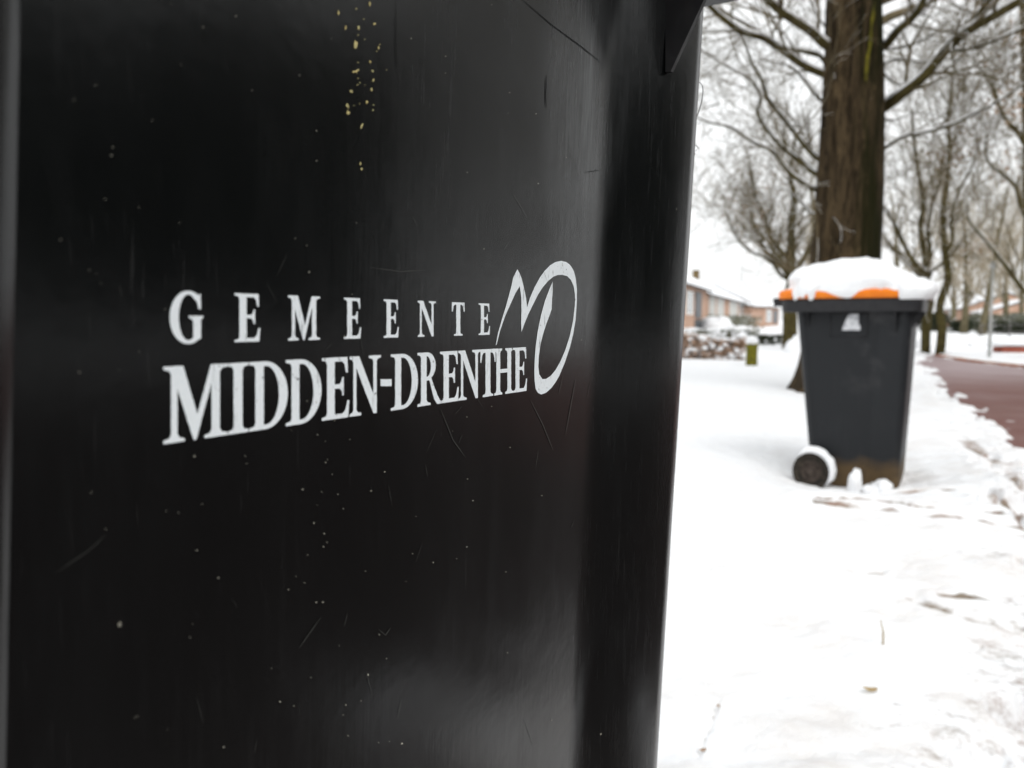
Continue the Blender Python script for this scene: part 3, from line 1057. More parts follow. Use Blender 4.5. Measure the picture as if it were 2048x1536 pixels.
for i, (u, v, Yd, rx, rz, lab) in enumerate([(1711, 955, 4.02, 0.035, 0.075, 'tallest pointed snow clod in front of the charcoal bin foot'), (1765, 962, 4.0, 0.05, 0.035, 'low snow clod beside the front foot of the charcoal bin'), (1740, 968, 3.98, 0.04, 0.025, 'small flat snow clod between two larger clods at the bin foot')]):
    p = at(u, v, Yd)
    o = clump('snow_clod', p - Vector((0, 0, 0.030)), rx, rx, rz, i * 3.3, amp=0.35)
    tag(o, lab, 'snow', 'snow clods at the bin foot')


# ------------------------------------------------------------------ trees
def wig(rng, d, a):
    return (d + Vector((rng.gauss(0, a), rng.gauss(0, a), rng.gauss(0, a)))).normalized()


def smooth_poly(pts, sub=4):
    out = []
    n = len(pts)
    for i in range(n - 1):
        p0 = pts[max(i - 1, 0)]; p1 = pts[i]; p2 = pts[i + 1]; p3 = pts[min(i + 2, n - 1)]
        for k in range(sub):
            t = k / sub
            out.append(0.5 * ((2 * p1) + (p2 - p0) * t + (2 * p0 - 5 * p1 + 4 * p2 - p3) * t * t + (3 * p1 - p0 - 3 * p2 + p3) * t ** 3))
    out.append(pts[-1])
    return out


def snow_on(mb, pts, rad, n=5, k=0.85, thr=0.0006):
    """snow lying along the upper side of a branch"""
    run = []
    rr = []
    for i in range(len(pts) - 1):
        d = (pts[i + 1] - pts[i])
        steep = abs(d.z) / (d.length + 1e-9)
        if steep < 0.86 and rad[i] > thr:
            kk = k * (1 - steep * 0.35)
            if not run:
                run.append(pts[i] + Vector((0, 0, rad[i] * 0.75))); rr.append(rad[i] * kk * 0.5)
            run.append(pts[i + 1] + Vector((0, 0, rad[i + 1] * 0.75))); rr.append(rad[i + 1] * kk)
        else:
            if len(run) > 1: rr[-1] *= 0.4; mb.tube(run, rr, n)
            run = []; rr = []
    if len(run) > 1: mb.tube(run, rr, n)


def twigs(mb, sm, rng, p, d, L, r, lev, up=0.03, spread=0.75, nb=4, minr=0.0016, bs=None, thick=0.62, snow=0.8):
    """recursive twig growth; lev levels below this one"""
    n = 4 if lev > 0 else 3
    pts = [p]; rad = [r]
    dd = d.copy()
    for i in range(n):
        dd = wig(rng, dd, 0.16)
        dd.z += up
        dd.normalize()
        pts.append(pts[-1] + dd * (L / n))
        rad.append(max(minr, r * (1 - 0.72 * (i + 1) / n)))
    mb.tube(pts, rad, 4 if r > 0.008 else 3)
    if sm is not None and rng.random() < snow:
        snow_on(sm, pts, [x * 1.0 for x in rad], 3, 0.9)
    if lev > 0:
        for k in range(nb):
            t = rng.uniform(0.2, 1.0) if k else 0.98
            i = min(n - 1, int(t * n))
            q = pts[i] + (pts[i + 1] - pts[i]) * (t * n - i if t * n - i <= 1 else 1)
            base = (pts[i + 1] - pts[i]).normalized()
            nd = wig(rng, base, spread * 0.55)
            if bs: nd = (nd + Vector(bs) * 0.15).normalized()
            twigs(mb, sm, rng, q, nd, L * rng.uniform(0.45, 0.75), max(minr, rad[i] * thick), lev - 1, up, spread, nb, minr, bs, thick, snow)


def leaves(mb, rng, c, rad, n, s):
    for k in range(n):
        while True:
            v = Vector((rng.uniform(-1, 1), rng.uniform(-1, 1), rng.uniform(-1, 1)))
            if v.length < 1: break
        p = c + Vector((v.x * rad[0], v.y * rad[1], v.z * rad[2]))
        a = Vector((rng.gauss(0, 1), rng.gauss(0, 1), rng.gauss(0, 1))).normalized() * s * rng.uniform(.6, 1.3)
        b = a.cross(Vector((rng.gauss(0, 1), rng.gauss(0, 1), rng.gauss(0, 1)))).normalized() * s * 0.6
        mb.add([p - a, p - b, p + a, p + b], [(0, 1, 2, 3)])


# ---- the thick roadside tree
TY = 9.3
tb = gr(1676, 792)
tb = Vector((tb.x * TY / tb.y, TY, 0))
tree = empty('broad_tree', tb)
tag(tree, 'thick brown-barked roadside tree behind the orange lidded bin, snow on its branches', 'tree')
mb = MB()
NS = 96
rings = []
zs = list(np.linspace(-0.1, 1.2, 36)) + list(np.linspace(1.26, 6.0, 90)) + list(np.linspace(6.2, 12, 20))
for z in zs:
    ctr = Vector((0, 0))
    # radius: root flare, almost cylindrical, then a taper
    r = 0.375 + 0.12 * math.exp(-max(z, 0) / 0.28)
    r -= max(0, z - 1.5) * 0.030
    if z > 5: r -= (z - 5) * 0.012
    r = max(r, 0.08)
    ring = []
    for k in range(NS):
        a = 2 * math.pi * k / NS
        ca, sa = math.cos(a), math.sin(a)
        flare = 0.10 * math.exp(-max(z, 0) / 0.35) * (0.5 + 0.5 * math.cos(5 * a + 0.6)) * 1.6
        big = 0.030 * mn.noise(Vector((ca * 1.3, sa * 1.3, z * 0.45)))
        rid = 0.020 * (1 - abs(mn.noise(Vector((ca * 5.5, sa * 5.5, z * 0.9)))) * 2) + 0.012 * mn.noise(Vector((ca * 12, sa * 12, z * 3)))
        rr = r + flare + big + rid * (0.6 if z < 0.2 else 1)
        lx = 0.012 * z + 0.02 * math.sin(z * 0.9)
        ring.append((lx + ca * rr, sa * rr, z))
    rings.append(ring)
mb.loft(rings, True, False, True)
mb.build('trunk', M['bark_big'], tree)

TINV = -tb
snowm = MB()
twigm = MB()
rng = random.Random(12)


def pxpoly(pts, y0, y1):
    n = len(pts)
    return [at(u, v, y0 + (y1 - y0) * i / (n - 1)) - tb for i, (u, v) in enumerate(pts)]


LIMBS = [  # pixel route, forward distance at start and end, start / end radius in m, twig density
    ([(1665, 152), (1640, 146), (1600, 126), (1560, 98), (1530, 78), (1482, 62), (1450, 40), (1425, 18), (1380, -25), (1300, -70)], 9.0, 8.4, .046, .022, 1.0),
    ([(1655, 135), (1645, 118), (1632, 108), (1590, 99), (1565, 94), (1530, 76), (1495, 50), (1455, 28), (1430, 15), (1390, -20)], 9.2, 9.6, .026, .012, .8),
    ([(1672, 100), (1648, 88), (1620, 62), (1582, 36), (1555, 18), (1525, -12), (1480, -60), (1400, -110)], 8.9, 7.9, .056, .03, .8),
    ([(1660, 330), (1636, 318), (1610, 292), (1572, 244), (1536, 198), (1524, 160), (1502, 122), (1488, 82), (1460, 40)], 9.3, 9.9, .034, .012, 1.1),
    ([(1655, 352), (1628, 345), (1600, 322), (1566, 296), (1536, 262), (1516, 228), (1520, 190), (1500, 160), (1450, 130), (1400, 100)], 9.4, 10.4, .036, .010, 1.1),
    ([(1650, 388), (1625, 378), (1588, 352), (1562, 326), (1542, 300), (1502, 282), (1462, 255), (1420, 245), (1370, 225)], 9.3, 9.0, .030, .008, 1.0),
    ([(1655, 212), (1636, 196), (1612, 165), (1590, 140), (1560, 125), (1520, 120)], 9.1, 8.7, .020, .007, .8),
    ([(1755, 222), (1785, 202), (1800, 190), (1850, 150), (1895, 98), (1932, 64), (1985, 34), (2050, -6), (2130, -50)], 9.1, 8.3, .068, .04, .9),
    ([(1928, 66), (1945, 44), (1962, 22), (1985, -8), (2010, -50)], 8.75, 8.6, .036, .022, .5),
    ([(1893, 100), (1925, 100), (1962, 92), (2010, 72), (2050, 56), (2110, 40)], 8.9, 9.3, .026, .014, .8),
    ([(1755, 100), (1775, 88), (1795, 62), (1818, 42), (1836, 22), (1852, -8), (1880, -60)], 9.0, 8.4, .048, .032, .6),
    ([(1760, 305), (1775, 294), (1812, 272), (1862, 262), (1905, 248), (1950, 225), (1990, 206), (2045, 170), (2120, 130)], 9.2, 8.8, .022, .010, 1.0),
    ([(1765, 130), (1792, 118), (1840, 122), (1880, 118), (1930, 122)], 9.4, 10.2, .016, .006, .8),
    ([(1760, 100), (1800, 95), (1850, 78), (1900, 40), (1940, 0)], 9.6, 10.4, .014, .008, .8),
    ([(1760, 140), (1800, 170), (1850, 148), (1920, 145), (2000, 150)], 9.6, 10.6, .013, .006, .9),
    ([(1760, 235), (1790, 240), (1830, 225), (1880, 232)], 9.7, 10.6, .011, .005, .9),
    ([(1645, 430), (1622, 425), (1600, 400), (1570, 380), (1545, 372)], 9.5, 10.2, .016, .006, .9),
    ([(1765, 415), (1778, 430), (1795, 455), (1812, 490)], 9.5, 9.9, .012, .004, .3),
    ([(1665, 60), (1640, 40), (1625, 10), (1600, -30)], 9.6, 10.4, .018, .012, .5),
]
for pts, y0, y1, r0, r1, dens in LIMBS:
    P = smooth_poly(pxpoly(pts, 9.45, y1), 4)
    n = len(P)
    rad = [r0 + (r1 - r0) * (i / (n - 1)) ** 0.8 for i in range(n)]
    P = [p + Vector((0, 0, 0.012 * mn.noise(p * 3))) for p in P]
    lm = MB()
    lm.tube(P, rad, 9)
    lm.build('branch', M['branch'], tree)
    snow_on(snowm, P, rad, 6, 0.95)
    nt = int(12 * dens)
    for k in range(nt):
        i = rng.randint(int(n * 0.15), n - 2)
        base = (P[i + 1] - P[i]).normalized()
        side = wig(rng, base, 0.55)
        twigs(twigm, snowm, rng, P[i], side, rng.uniform(0.45, 1.25), max(0.0045, rad[i] * 0.42), 2, 0.02, 0.95, 4, 0.0022, snow=0.55)
# a finer curtain of hanging twigs from limbs above the frame, and the crown above
up = random.Random(31)
for k in range(34):
    z = up.uniform(4.0, 11)
    a = up.uniform(0, 2 * math.pi)
    L = (12.8 - z) * 0.42
    d = Vector((math.cos(a), math.sin(a), up.uniform(0.1, 0.7))).normalized()
    p = Vector((0.05, 0, z))
    twigs(twigm, snowm, up, p, d, L, 0.06 * (1.3 - z / 14), 3, 0.03, 0.7, 4, 0.004, snow=0.5)
for k in range(16):
    s = up.choice((-1, -1, 1))
    p = Vector((s * up.uniform(0.3, 2.4), up.uniform(-0.5, 2.5), up.uniform(3.2, 4.9)))
    twigs(twigm, snowm, up, p, Vector((s * 1.0, up.uniform(-.3, .3), up.uniform(-0.65, 0.1))).normalized(), up.uniform(0.9, 1.6), 0.009, 3, -0.01, 0.8, 4, 0.0022, snow=0.5)
twigm.build('crown', M['twig'], tree)
snowm.build('branch_snow', M['snow'], tree)['kind'] = 'stuff'
c = clump('snow_clump', at(1849, 6, 8.75) - tb, .075, .06, .11, 2.2)
c.parent = tree
# yellow lichen streaks on the trunk's right side
lm = MB()
for (u0, v0, u1, v1, w) in [(1748, 10, 1738, 120, .022), (1737, 95, 1731, 165, .02), (1752, 0, 1748, 45, .012)]:
    prev = None
    V = []
    for k in range(14):
        t = k / 13
        u = u0 + (u1 - u0) * t; v = v0 + (v1 - v0) * t
        z = at(u, v, 8.93).z - tb.z
        r = 0.375 - max(0, z - 1.5) * 0.030 + 0.040
        lx = 0.012 * z + 0.02 * math.sin(z * 0.9)
        x = at(u, v, 8.95).x - tb.x - lx
        ww = w * (0.5 + mn.noise(Vector((0, 0, z * 6 + u0))) + 0.3) * math.sin(math.pi * (0.08 + 0.84 * t))
        for s in (-1, 1):
            xx = x + s * ww
            y = -math.sqrt(max(0.01, r * r - xx * xx))
            V.append((lx + xx, y, z))
    lm.add(V, [(2 * i, 2 * i + 1, 2 * i + 3, 2 * i + 2) for i in range(13)])
lm.build('lichen', M['lichen'], tree)


def bare_tree(name, x, y, h, r, label, seed, stems=None, lean=0.0, fork=0.3, nlimb=16, far=False, leafy=None, snow=0.5, spread=0.6, group=None, lev=3, minr=None, tmat=None):
    rg = random.Random(seed)
    z0 = gh(x, y)
    root = empty(name, (x, y, z0))
    tag(root, label, 'tree', group)
    base = Vector((x, y, z0))
    bm_ = M['branch_far'] if far else M['branch']
    tm = MB(); cm = MB(); sm = MB()
    minr = minr or (0.004 if y < 30 else 0.008)
    if stems:
        tops = []
        for pts, r0, r1 in stems:
            P = smooth_poly([at(u, v, y) - base + Vector((0, rg.uniform(-.2, .2) if i > 1 else 0, 0)) for i, (u, v) in enumerate(pts)], 4)
            P[0] = P[0]
            n = len(P)
            rad = [r0 + (r1 - r0) * i / (n - 1) for i in range(n)]
            tm.tube(P, rad, 9)
            snow_on(sm, P, rad, 5, 0.9)
            tops.append((P, rad))
        for P, rad in tops:
            n = len(P)
            for k in range(nlimb):
                i = rg.randint(int(n * (0.45 if P is tops[0][0] else 0.2)), n - 1)
                if i >= n - 1: i = n - 2
                b = (P[i + 1] - P[i]).normalized()
                a = rg.uniform(0, 2 * math.pi)
                d = (b * 0.6 + Vector((math.cos(a), math.sin(a), 0.35)) * spread).normalized()
                twigs(cm, sm, rg, P[i], d, rg.uniform(0.9, 2.0), max(minr * 1.5, rad[i] * 0.4), 3, 0.05, 0.7, 4, minr, snow=snow)
    else:
        pts = []
        n = 9
        p = Vector((0, 0, -0.1))
        d = Vector((lean, 0, 1)).normalized()
        for i in range(n + 1):
            pts.append(p.copy())
            d = wig(rg, d, 0.035); d.z += 0.05; d.normalize()
            p = p + d * h * 0.85 / n
        rad = [r * (1.25 if i == 0 else 1 - 0.8 * i / n) for i in range(n + 1)]
        tm.tube(pts, rad, 9)
        for k in range(nlimb):
            t = rg.uniform(fork, 0.98) if k > 3 else fork + 0.05 * k
            i = min(n - 1, int(t * n))
            q = pts[i] + (pts[i + 1] - pts[i]) * (t * n - i)
            a = rg.uniform(0, 2 * math.pi)
            d = Vector((math.cos(a), math.sin(a), rg.uniform(0.5, 1.3))).normalized()
            L = h * (1 - t) * 0.45 + h * 0.13
            twigs(cm, sm, rg, q, d, L * rg.uniform(.8, 1.2), max(minr * 1.5, rad[i] * 0.45), lev, 0.06, spread, 4, minr, snow=snow)
    tm.build('trunk', bm_, root)
    cm.build('crown', tmat or (M['twig_far'] if far else M['twig']), root)
    if sm.v: sm.build('branch_snow', M['snow'], root)['kind'] = 'stuff'
    if leafy:
        lf = MB()
        for (u, v, dy, rr, n, s) in leafy:
            c = at(u, v, y + dy) - base
            leaves(lf, rg, c, (rr[0], rr[0], rr[1]), n, s)
        lf.build('dead_leaves', M['dead_leaf'], root)
    return root


GB = 'bare trees behind the wheelie bin'
bare_tree('bare_tree', gr(1580, 698).x * 1.0, gr(1580, 698).y, 8, .2, 'dark forked tree left of the thick trunk, snow caught in its fork', 101,
          stems=[([(1579, 705), (1580, 660), (1581, 600), (1583, 560), (1580, 535)], .22, .17),
                 ([(1580, 545), (1570, 520), (1550, 485), (1532, 440), (1512, 390), (1500, 340)], .10, .03),
                 ([(1580, 540), (1583, 500), (1580, 450), (1586, 400), (1582, 340), (1588, 280)], .14, .04),
                 ([(1583, 545), (1600, 530), (1618, 505), (1630, 470), (1640, 420)], .08, .03),
                 ([(1580, 560), (1560, 548), (1535, 520), (1500, 500), (1470, 470), (1450, 420)], .06, .02)],
          nlimb=12, leafy=[(1500, 420, 0, (1.1, .7), 110, .05), (1560, 360, 1, (1.2, .8), 110, .05), (1540, 480, 1, (.9, .6), 70, .05), (1470, 400, 1, (.6, .6), 40, .05)], snow=.4)
bare_tree('bare_tree', gr(1857, 706).x, gr(1857, 706).y, 8, .15, 'slender tree right of the bin splitting low into several stems', 102,
          stems=[([(1851, 712), (1853, 640), (1854, 600), (1854, 560), (1852, 545)], .115, .10),
                 ([(1852, 550), (1825, 520), (1812, 490), (1795, 460), (1780, 435), (1768, 410)], .07, .02),
                 ([(1854, 548), (1848, 500), (1842, 450), (1840, 410), (1838, 350), (1830, 280), (1825, 220)], .08, .03),
                 ([(1854, 548), (1860, 500), (1862, 460), (1868, 410), (1878, 360), (1885, 300)], .06, .02),
                 ([(1855, 552), (1868, 538), (1885, 525), (1910, 500), (1935, 470)], .035, .012)], nlimb=6, snow=.3, leafy=[(1880, 330, 0, (.5, .6), 40, .05)])
bare_tree('bare_tree', gr(1882, 708).x, gr(1882, 708).y, 9, .15, 'tall slightly bent tree with brown withered leaves, right of the splitting tree', 103,
          stems=[([(1879, 712), (1884, 660), (1888, 610), (1895, 560), (1894, 500), (1890, 430), (1889, 360), (1892, 300), (1898, 230), (1900, 150), (1905, 60)], .115, .03),
                 ([(1895, 500), (1905, 480), (1910, 440), (1920, 390), (1935, 340), (1955, 270)], .05, .015)],
          nlimb=9, snow=.3, leafy=[(1888, 325, 0, (.45, .55), 90, .05), (1938, 300, 0, (.6, .35), 90, .05), (1950, 250, 0, (.4, .4), 40, .05)])
bare_tree('bare_tree', 11.6, 17.5, 9, .22, 'large spreading tree just outside the right edge, brown leaves overhead', 104,
          stems=[([(2085, 730), (2080, 600), (2078, 500), (2070, 300), (2060, 100), (2040, -60)], .22, .1),
                 ([(2080, 600), (2046, 578), (2010, 535), (1975, 480), (1945, 440), (1925, 410)], .06, .015),
                 ([(2078, 470), (2045, 420), (2020, 370), (1985, 320), (1965, 270)], .06, .015),
                 ([(2072, 330), (2040, 270), (2010, 230), (1980, 170), (1950, 120)], .07, .02)],
          nlimb=7, snow=.3, leafy=[(2035, 130, 0, (.8, .7), 160, .05), (2030, 210, -1, (.6, .4), 90, .05), (2045, 60, 0, (.6, .5), 80, .05), (2020, 330, 0, (.5, .4), 40, .05)])
# trees further off
rngt = random.Random(77)
far_specs = [
    (1620, 40, 10, 'bare tree half hidden by the left side of the thick trunk', 1),
    (1797, 46, 10, 'pale bare tree just right of the thick trunk', 0),
    (1925, 50, 10, 'olive bare tree left of the lamp post', 0),
    (1962, 46, 10, 'crooked brownish tree beside the lamp post', 1),
    (2008, 60, 11, 'grey bare tree right of the lamp post', 0), (2040, 72, 12, 'palest distant tree near the right edge', 0),
    (1905, 80, 12, 'very distant tree between the bent tree and bungalows', 0),
    (1940, 95, 13, 'very distant tall tree above the bungalow gap', 0),
    (1988, 90, 12, 'very distant tree behind the lamp post', 0),
]
for i, (u, Y, h, lab, brown) in enumerate(far_specs):
    x = (u - 1024) / F * Y
    bare_tree('bare_tree', x, Y, h, 0.11 + 0.002 * Y, lab, 300 + i, nlimb=9, far=True, snow=0.35, fork=0.2, spread=0.5, group='bare trees in the distance', lev=3,
              minr=0.00012 * Y, tmat=M['twig_far'],
              leafy=[(u + rngt.uniform(-20, 20), 640 - rngt.uniform(2.2, 4.5) / Y * F, 0, (1.2, 1.1), 160, .07)] if brown else None)


# two unseen trees added across the road to dim the black bin's reflection
for i, (x, y, lab) in enumerate([(10.4, 5.4, 'added unseen bare tree at the end of the tall hedge across the road'), (11.6, 6.9, 'added unseen bare tree second beyond the end of the tall hedge across the road')]):
    bare_tree('bare_tree', x, y, 7.5, .16, lab, 500 + i, nlimb=18, snow=0.2, fork=0.12, spread=0.6, group='added unseen bare trees across the road', lev=3, minr=0.006)


# ------------------------------------------------------------------ houses
def loc_box(mb, o, d, n, s0, s1, t0, t1, z0, z1, mi=0):
    """box in a house frame: s along the front, t into the house"""
    P = []
    for z in (z0, z1):
        for (s, t) in ((s0, t0), (s1, t0), (s1, t1), (s0, t1)):
            q = o + d * s + n * t
            P.append((q.x, q.y, z))
    mb.add(P, [(0, 3, 2, 1), (4, 5, 6, 7), (0, 1, 5, 4), (1, 2, 6, 5), (2, 3, 7, 6), (3, 0, 4, 7)], mi)


def house(p0, p1, eave, ridge, depth, label, wins, chim, wall='brick', group=None, gable_door=False, cat='house'):
    base = Vector((p0[0], p0[1], 0))
    d = Vector((p1[0] - p0[0], p1[1] - p0[1], 0)); L = d.length; d.normalize()
    n = Vector((-d.y, d.x, 0))
    root = empty('terraced_house' if group else 'bungalow', base)
    tag(root, label, cat, group)
    O = Vector((0, 0, 0))
    mb = MB()
    # walls with gables
    def pt(s, t, z):
        q = O + d * s + n * t
        return (q.x, q.y, z)
    V = [pt(0, 0, 0), pt(L, 0, 0), pt(L, depth, 0), pt(0, depth, 0), pt(0, 0, eave), pt(L, 0, eave), pt(L, depth, eave), pt(0, depth, eave), pt(0, depth / 2, ridge - .12), pt(L, depth / 2, ridge - .12)]
    mb.add(V, [(0, 1, 5, 4), (2, 3, 7, 6), (0, 4, 8, 7, 3), (1, 2, 6, 9, 5)])
    mb.build('wall', M[wall], root, smooth=False)
    # roof slabs with snow
    ov = 0.35
    sl = (ridge - eave) / (depth / 2)
    for nm, th, zz, mt in (('roof', 0.10, 0.0, 'tile'), ('roof_snow', 0.16, 0.104, 'snow')):
        mb = MB()
        prof_ = [(-ov, eave - ov * sl + zz), (depth / 2, ridge + zz), (depth + ov, eave - ov * sl + zz), (depth + ov, eave - ov * sl + zz + th), (depth / 2, ridge + zz + th), (-ov, eave - ov * sl + zz + th)]
        mb.loft([[pt(-0.12 if mt == 'tile' else -.1, t, z) for t, z in prof_], [pt(L + (.12 if mt == 'tile' else .1) - .12, t, z) for t, z in prof_]], True, False, False)
        b = len(mb.v)
        mb.f.append((0, 1, 4, 5)); mb.m.append(0); mb.f.append((1, 2, 3, 4)); mb.m.append(0)
        mb.f.append((6, 11, 10, 7)); mb.m.append(0); mb.f.append((7, 10, 9, 8)); mb.m.append(0)
        ro = mb.build(nm, M[mt], root, smooth=False)
        if nm == 'roof': roof = ro
    for s in chim:
        mb = MB()
        loc_box(mb, O, d, n, s - .35, s + .35, depth / 2 - .3, depth / 2 + .3, ridge - .3, ridge + 1.1)
        mb.build('chimney', M['chimney'], roof, smooth=False)
    for (s0, s1, z0, z1, kind) in wins:
        mb = MB()
        loc_box(mb, O, d, n, s0, s1, -.05, .04, z0, z1)
        fr = mb.build('window' if kind not in ('panel', 'red', 'door') else ('door' if kind == 'door' else 'panel'), M['frame' if kind in ('glass', 'curtain') else ('red_panel' if kind == 'red' else 'dark_panel')], root, smooth=False)
        if kind in ('glass', 'curtain'):
            k = max(1, round((s1 - s0) / 0.9))
            w = (s1 - s0) / k
            for j in range(k):
                mb = MB()
                loc_box(mb, O, d, n, s0 + j * w + .07, s0 + (j + 1) * w - .07, -.055, -.048, z0 + .08, z1 - .08)
                mb.build('pane', M['glass' if kind == 'glass' else 'curtain'], fr, smooth=False)
    return root


def hp(u, Y):
    return ((u - 1024) / F * Y, Y)


HG = 'low terraced houses on the left'
house(hp(1352, 36.5), hp(1411, 47.5), 2.65, 4.5, 8, 'nearest pale-brick terraced house, dark window strip beside the black bin edge',
      [(3.0, 5.4, 1.15, 2.35, 'glass'), (6.4, 9.0, 1.0, 2.4, 'panel'), (6.4, 9.0, .2, .9, 'panel')], [6], group=HG)
house(hp(1411, 57.5), hp(1452, 71), 2.8, 4.8, 8, 'second terraced house with white net curtains and a red panel',
      [(1.5, 5.2, .9, 2.65, 'curtain'), (6.6, 11.6, .9, 2.65, 'curtain'), (6.6, 11.6, .35, .8, 'red')], [3.5, 11], group=HG)
house(hp(1452.5, 71.2), hp(1501, 100), 2.8, 4.8, 8, 'third terraced house with a long row of grey windows',
      [(2, 10, .9, 2.65, 'curtain'), (12, 22, .9, 2.65, 'glass'), (2, 22, .2, .75, 'panel')], [9], group=HG)
house(hp(1503, 92), hp(1556, 128), 2.8, 5.0, 9, 'farthest terraced house with a bare reddish brick end wall',
      [(17, 25, .6, 2.3, 'glass'), (28, 36, .4, 2.3, 'panel')], [], group=HG)
mb = MB()
# brick end block facing us
house(hp(1502, 88), hp(1528, 91), 2.35, 2.75, 5, 'small brick annex at the end of the left terrace', [], [], wall='brick', cat='annex')
house(hp(1886, 92), hp(1922, 84), 2.1, 3.7, 8, 'distant brick bungalow with patchy snow roof left of the lamp post', [(2, 4, .8, 1.9, 'glass')], [])
house(hp(1930, 86), hp(1966, 80), 1.6, 2.7, 7, 'farther low brick bungalow whose snow roof sits right of the other', [(1, 2.5, .6, 1.5, 'glass')], [])


# ------------------------------------------------------------------ hedges, posts, walls
def hedge(name, pa, pb, w, h, mat, label, seed, n, s, cat='hedge', cap=0.08, dabs=0, twig=None):
    rg = random.Random(seed)
    a = Vector((pa[0], pa[1], 0)); b = Vector((pb[0], pb[1], 0))
    root = empty(name, a)
    tag(root, label, cat)
    L = (b - a).length
    d = (b - a).normalized(); nn = Vector((-d.y, d.x, 0))
    mb = MB()
    for k in range(n):
        t = rg.random() * L
        hh = h * (0.86 + 0.2 * mn.noise(Vector((t * 1.1, seed, 0))))
        z = hh * rg.random() ** 0.7
        q = d * t + nn * (rg.uniform(-.5, .5) * w) + Vector((0, 0, z))
        A = Vector((rg.gauss(0, 1), rg.gauss(0, 1), rg.gauss(0, 1))).normalized() * s * rg.uniform(.5, 1.3)
        B = A.cross(Vector((rg.gauss(0, 1), rg.gauss(0, 1), rg.gauss(0, 1)))).normalized() * s * .6
        mb.add([q - A, q - B, q + A, q + B], [(0, 1, 2, 3)])
    mb.build('foliage', mat, root)
    mb = MB()
    for k in range(int(n / 25)):
        t = rg.random() * L
        q = d * t + nn * (rg.uniform(-.35, .35) * w)
        mb.tube([q + Vector((0, 0, -.05)), q + Vector((rg.uniform(-.12, .12), rg.uniform(-.12, .12), h * .5)), q + Vector((rg.uniform(-.2, .2), rg.uniform(-.2, .2), h * rg.uniform(.8, 1.05)))], [.012, .009, .004], 4)
    mb.build('stems', M['branch'], root)
    if cap:
        mb = MB()
        m = max(6, int(L / .25))
        rings = []
        for i in range(m + 1):
            t = L * i / m
            hh = h * (0.86 + 0.2 * mn.noise(Vector((t * 1.1, seed, 0))))
            c = max(0.01, cap * (0.9 + 1.3 * mn.noise(Vector((t * 2.1, seed + 5, 0)))))
            if i in (0, m): c *= .2
            ww = w * 0.5 * (0.8 + .4 * mn.noise(Vector((t * 1.7, seed + 9, 0))))
            rings.append([d * t + nn * (ww * math.cos(q)) + Vector((0, 0, hh - .02 + c * math.sin(q))) for q in [math.pi * 2 * j / 10 for j in range(10)]])
        mb.loft(rings, True, True, True)
        mb.build('snow_cap', M['snow'], root)
    if dabs:
        mb = MB()
        for k in range(dabs):
            t = rg.random() * L
            q = d * t + nn * (rg.uniform(-.55, .1) * w) + Vector((0, 0, rg.uniform(.02, h)))
            r = rg.uniform(.02, .07)
            mb.tube([q - d * r, q - d * r * .3, q + d * r * .4, q + d * r], [r * .3, r * .7, r * .7, r * .25], 6)
        mb.build('snow_dabs', M['snow'], root)['kind'] = 'stuff'
    return root


hedge('beech_hedge', hp(1330, 17.4), hp(1492, 16.8), 0.7, 0.62, M['hedge_brown'], 'low brown-leaved hedge dusted with snow, ending at the mossy post', 1, 5200, .035, cap=.04, dabs=240)
hedge('clipped_hedge', hp(1340, 26), hp(1425, 28), 0.9, 0.60, M['grey_green'], 'snow-capped green hedge before the nearest terraced house', 2, 2600, .05, cap=.10, dabs=60)
hedge('clipped_hedge', hp(1422, 30), hp(1502, 32), 0.9, 0.62, M['grey_green'], 'snow-capped greyish hedge directly behind the brown hedge', 3, 2600, .05, cap=.10, dabs=60)
hedge('bush', hp(1524, 27), hp(1552, 28), 0.7, 0.42, M['hedge_green'], 'small dark green bush left of the dark forked tree', 6, 900, .05, 'bush', cap=0, dabs=40)
hedge('bush', hp(1400, 50), hp(1500, 60), 2.0, 1.3, M['grey_green'], 'frosted shrubs along the terrace front gardens', 8, 2600, .09, 'shrubs', cap=0, dabs=80)
hedge('evergreen_hedge', hp(1840, 60), hp(1890, 60), 1.2, 1.6, M['hedge_green'], 'dark hedge behind the splitting tree', 9, 2200, .10, cap=0)
hedge('evergreen_hedge', hp(1905, 55), hp(1935, 54), 1.2, 1.0, M['hedge_green'], 'dark shrub in front of the distant bungalow', 10, 1200, .09, cap=0, dabs=20)
hedge('wild_hedge', hp(1935, 62), hp(2100, 58), 2.0, 1.5, M['grey_green'], 'grey tangled hedge closing the view at right', 11, 5200, .11, cap=.0, dabs=100)
hedge('wild_hedge', hp(1962, 50), hp(2110, 46), 1.5, 0.9, M['hedge_green'], 'dark low undergrowth in front of the grey hedge', 12, 2600, .09, cap=.0, dabs=60)
# unseen tall hedge added across the road to darken the black bin's reflection
hedge('evergreen_hedge', (10.5, -12.0), (11.0, 4.3), 1.6, 4.8, M['hedge_green'], 'added unseen tall dark evergreen hedge across the road', 13, 22000, .19, cap=.0)

hedge('evergreen_hedge', (-7, -5.5), (5, -6.5), 1.4, 2.2, M['hedge_green'], 'added unseen long evergreen hedge behind the viewpoint', 14, 12000, .17, cap=.0)  # added behind the camera to darken reflections on the bin's left corner

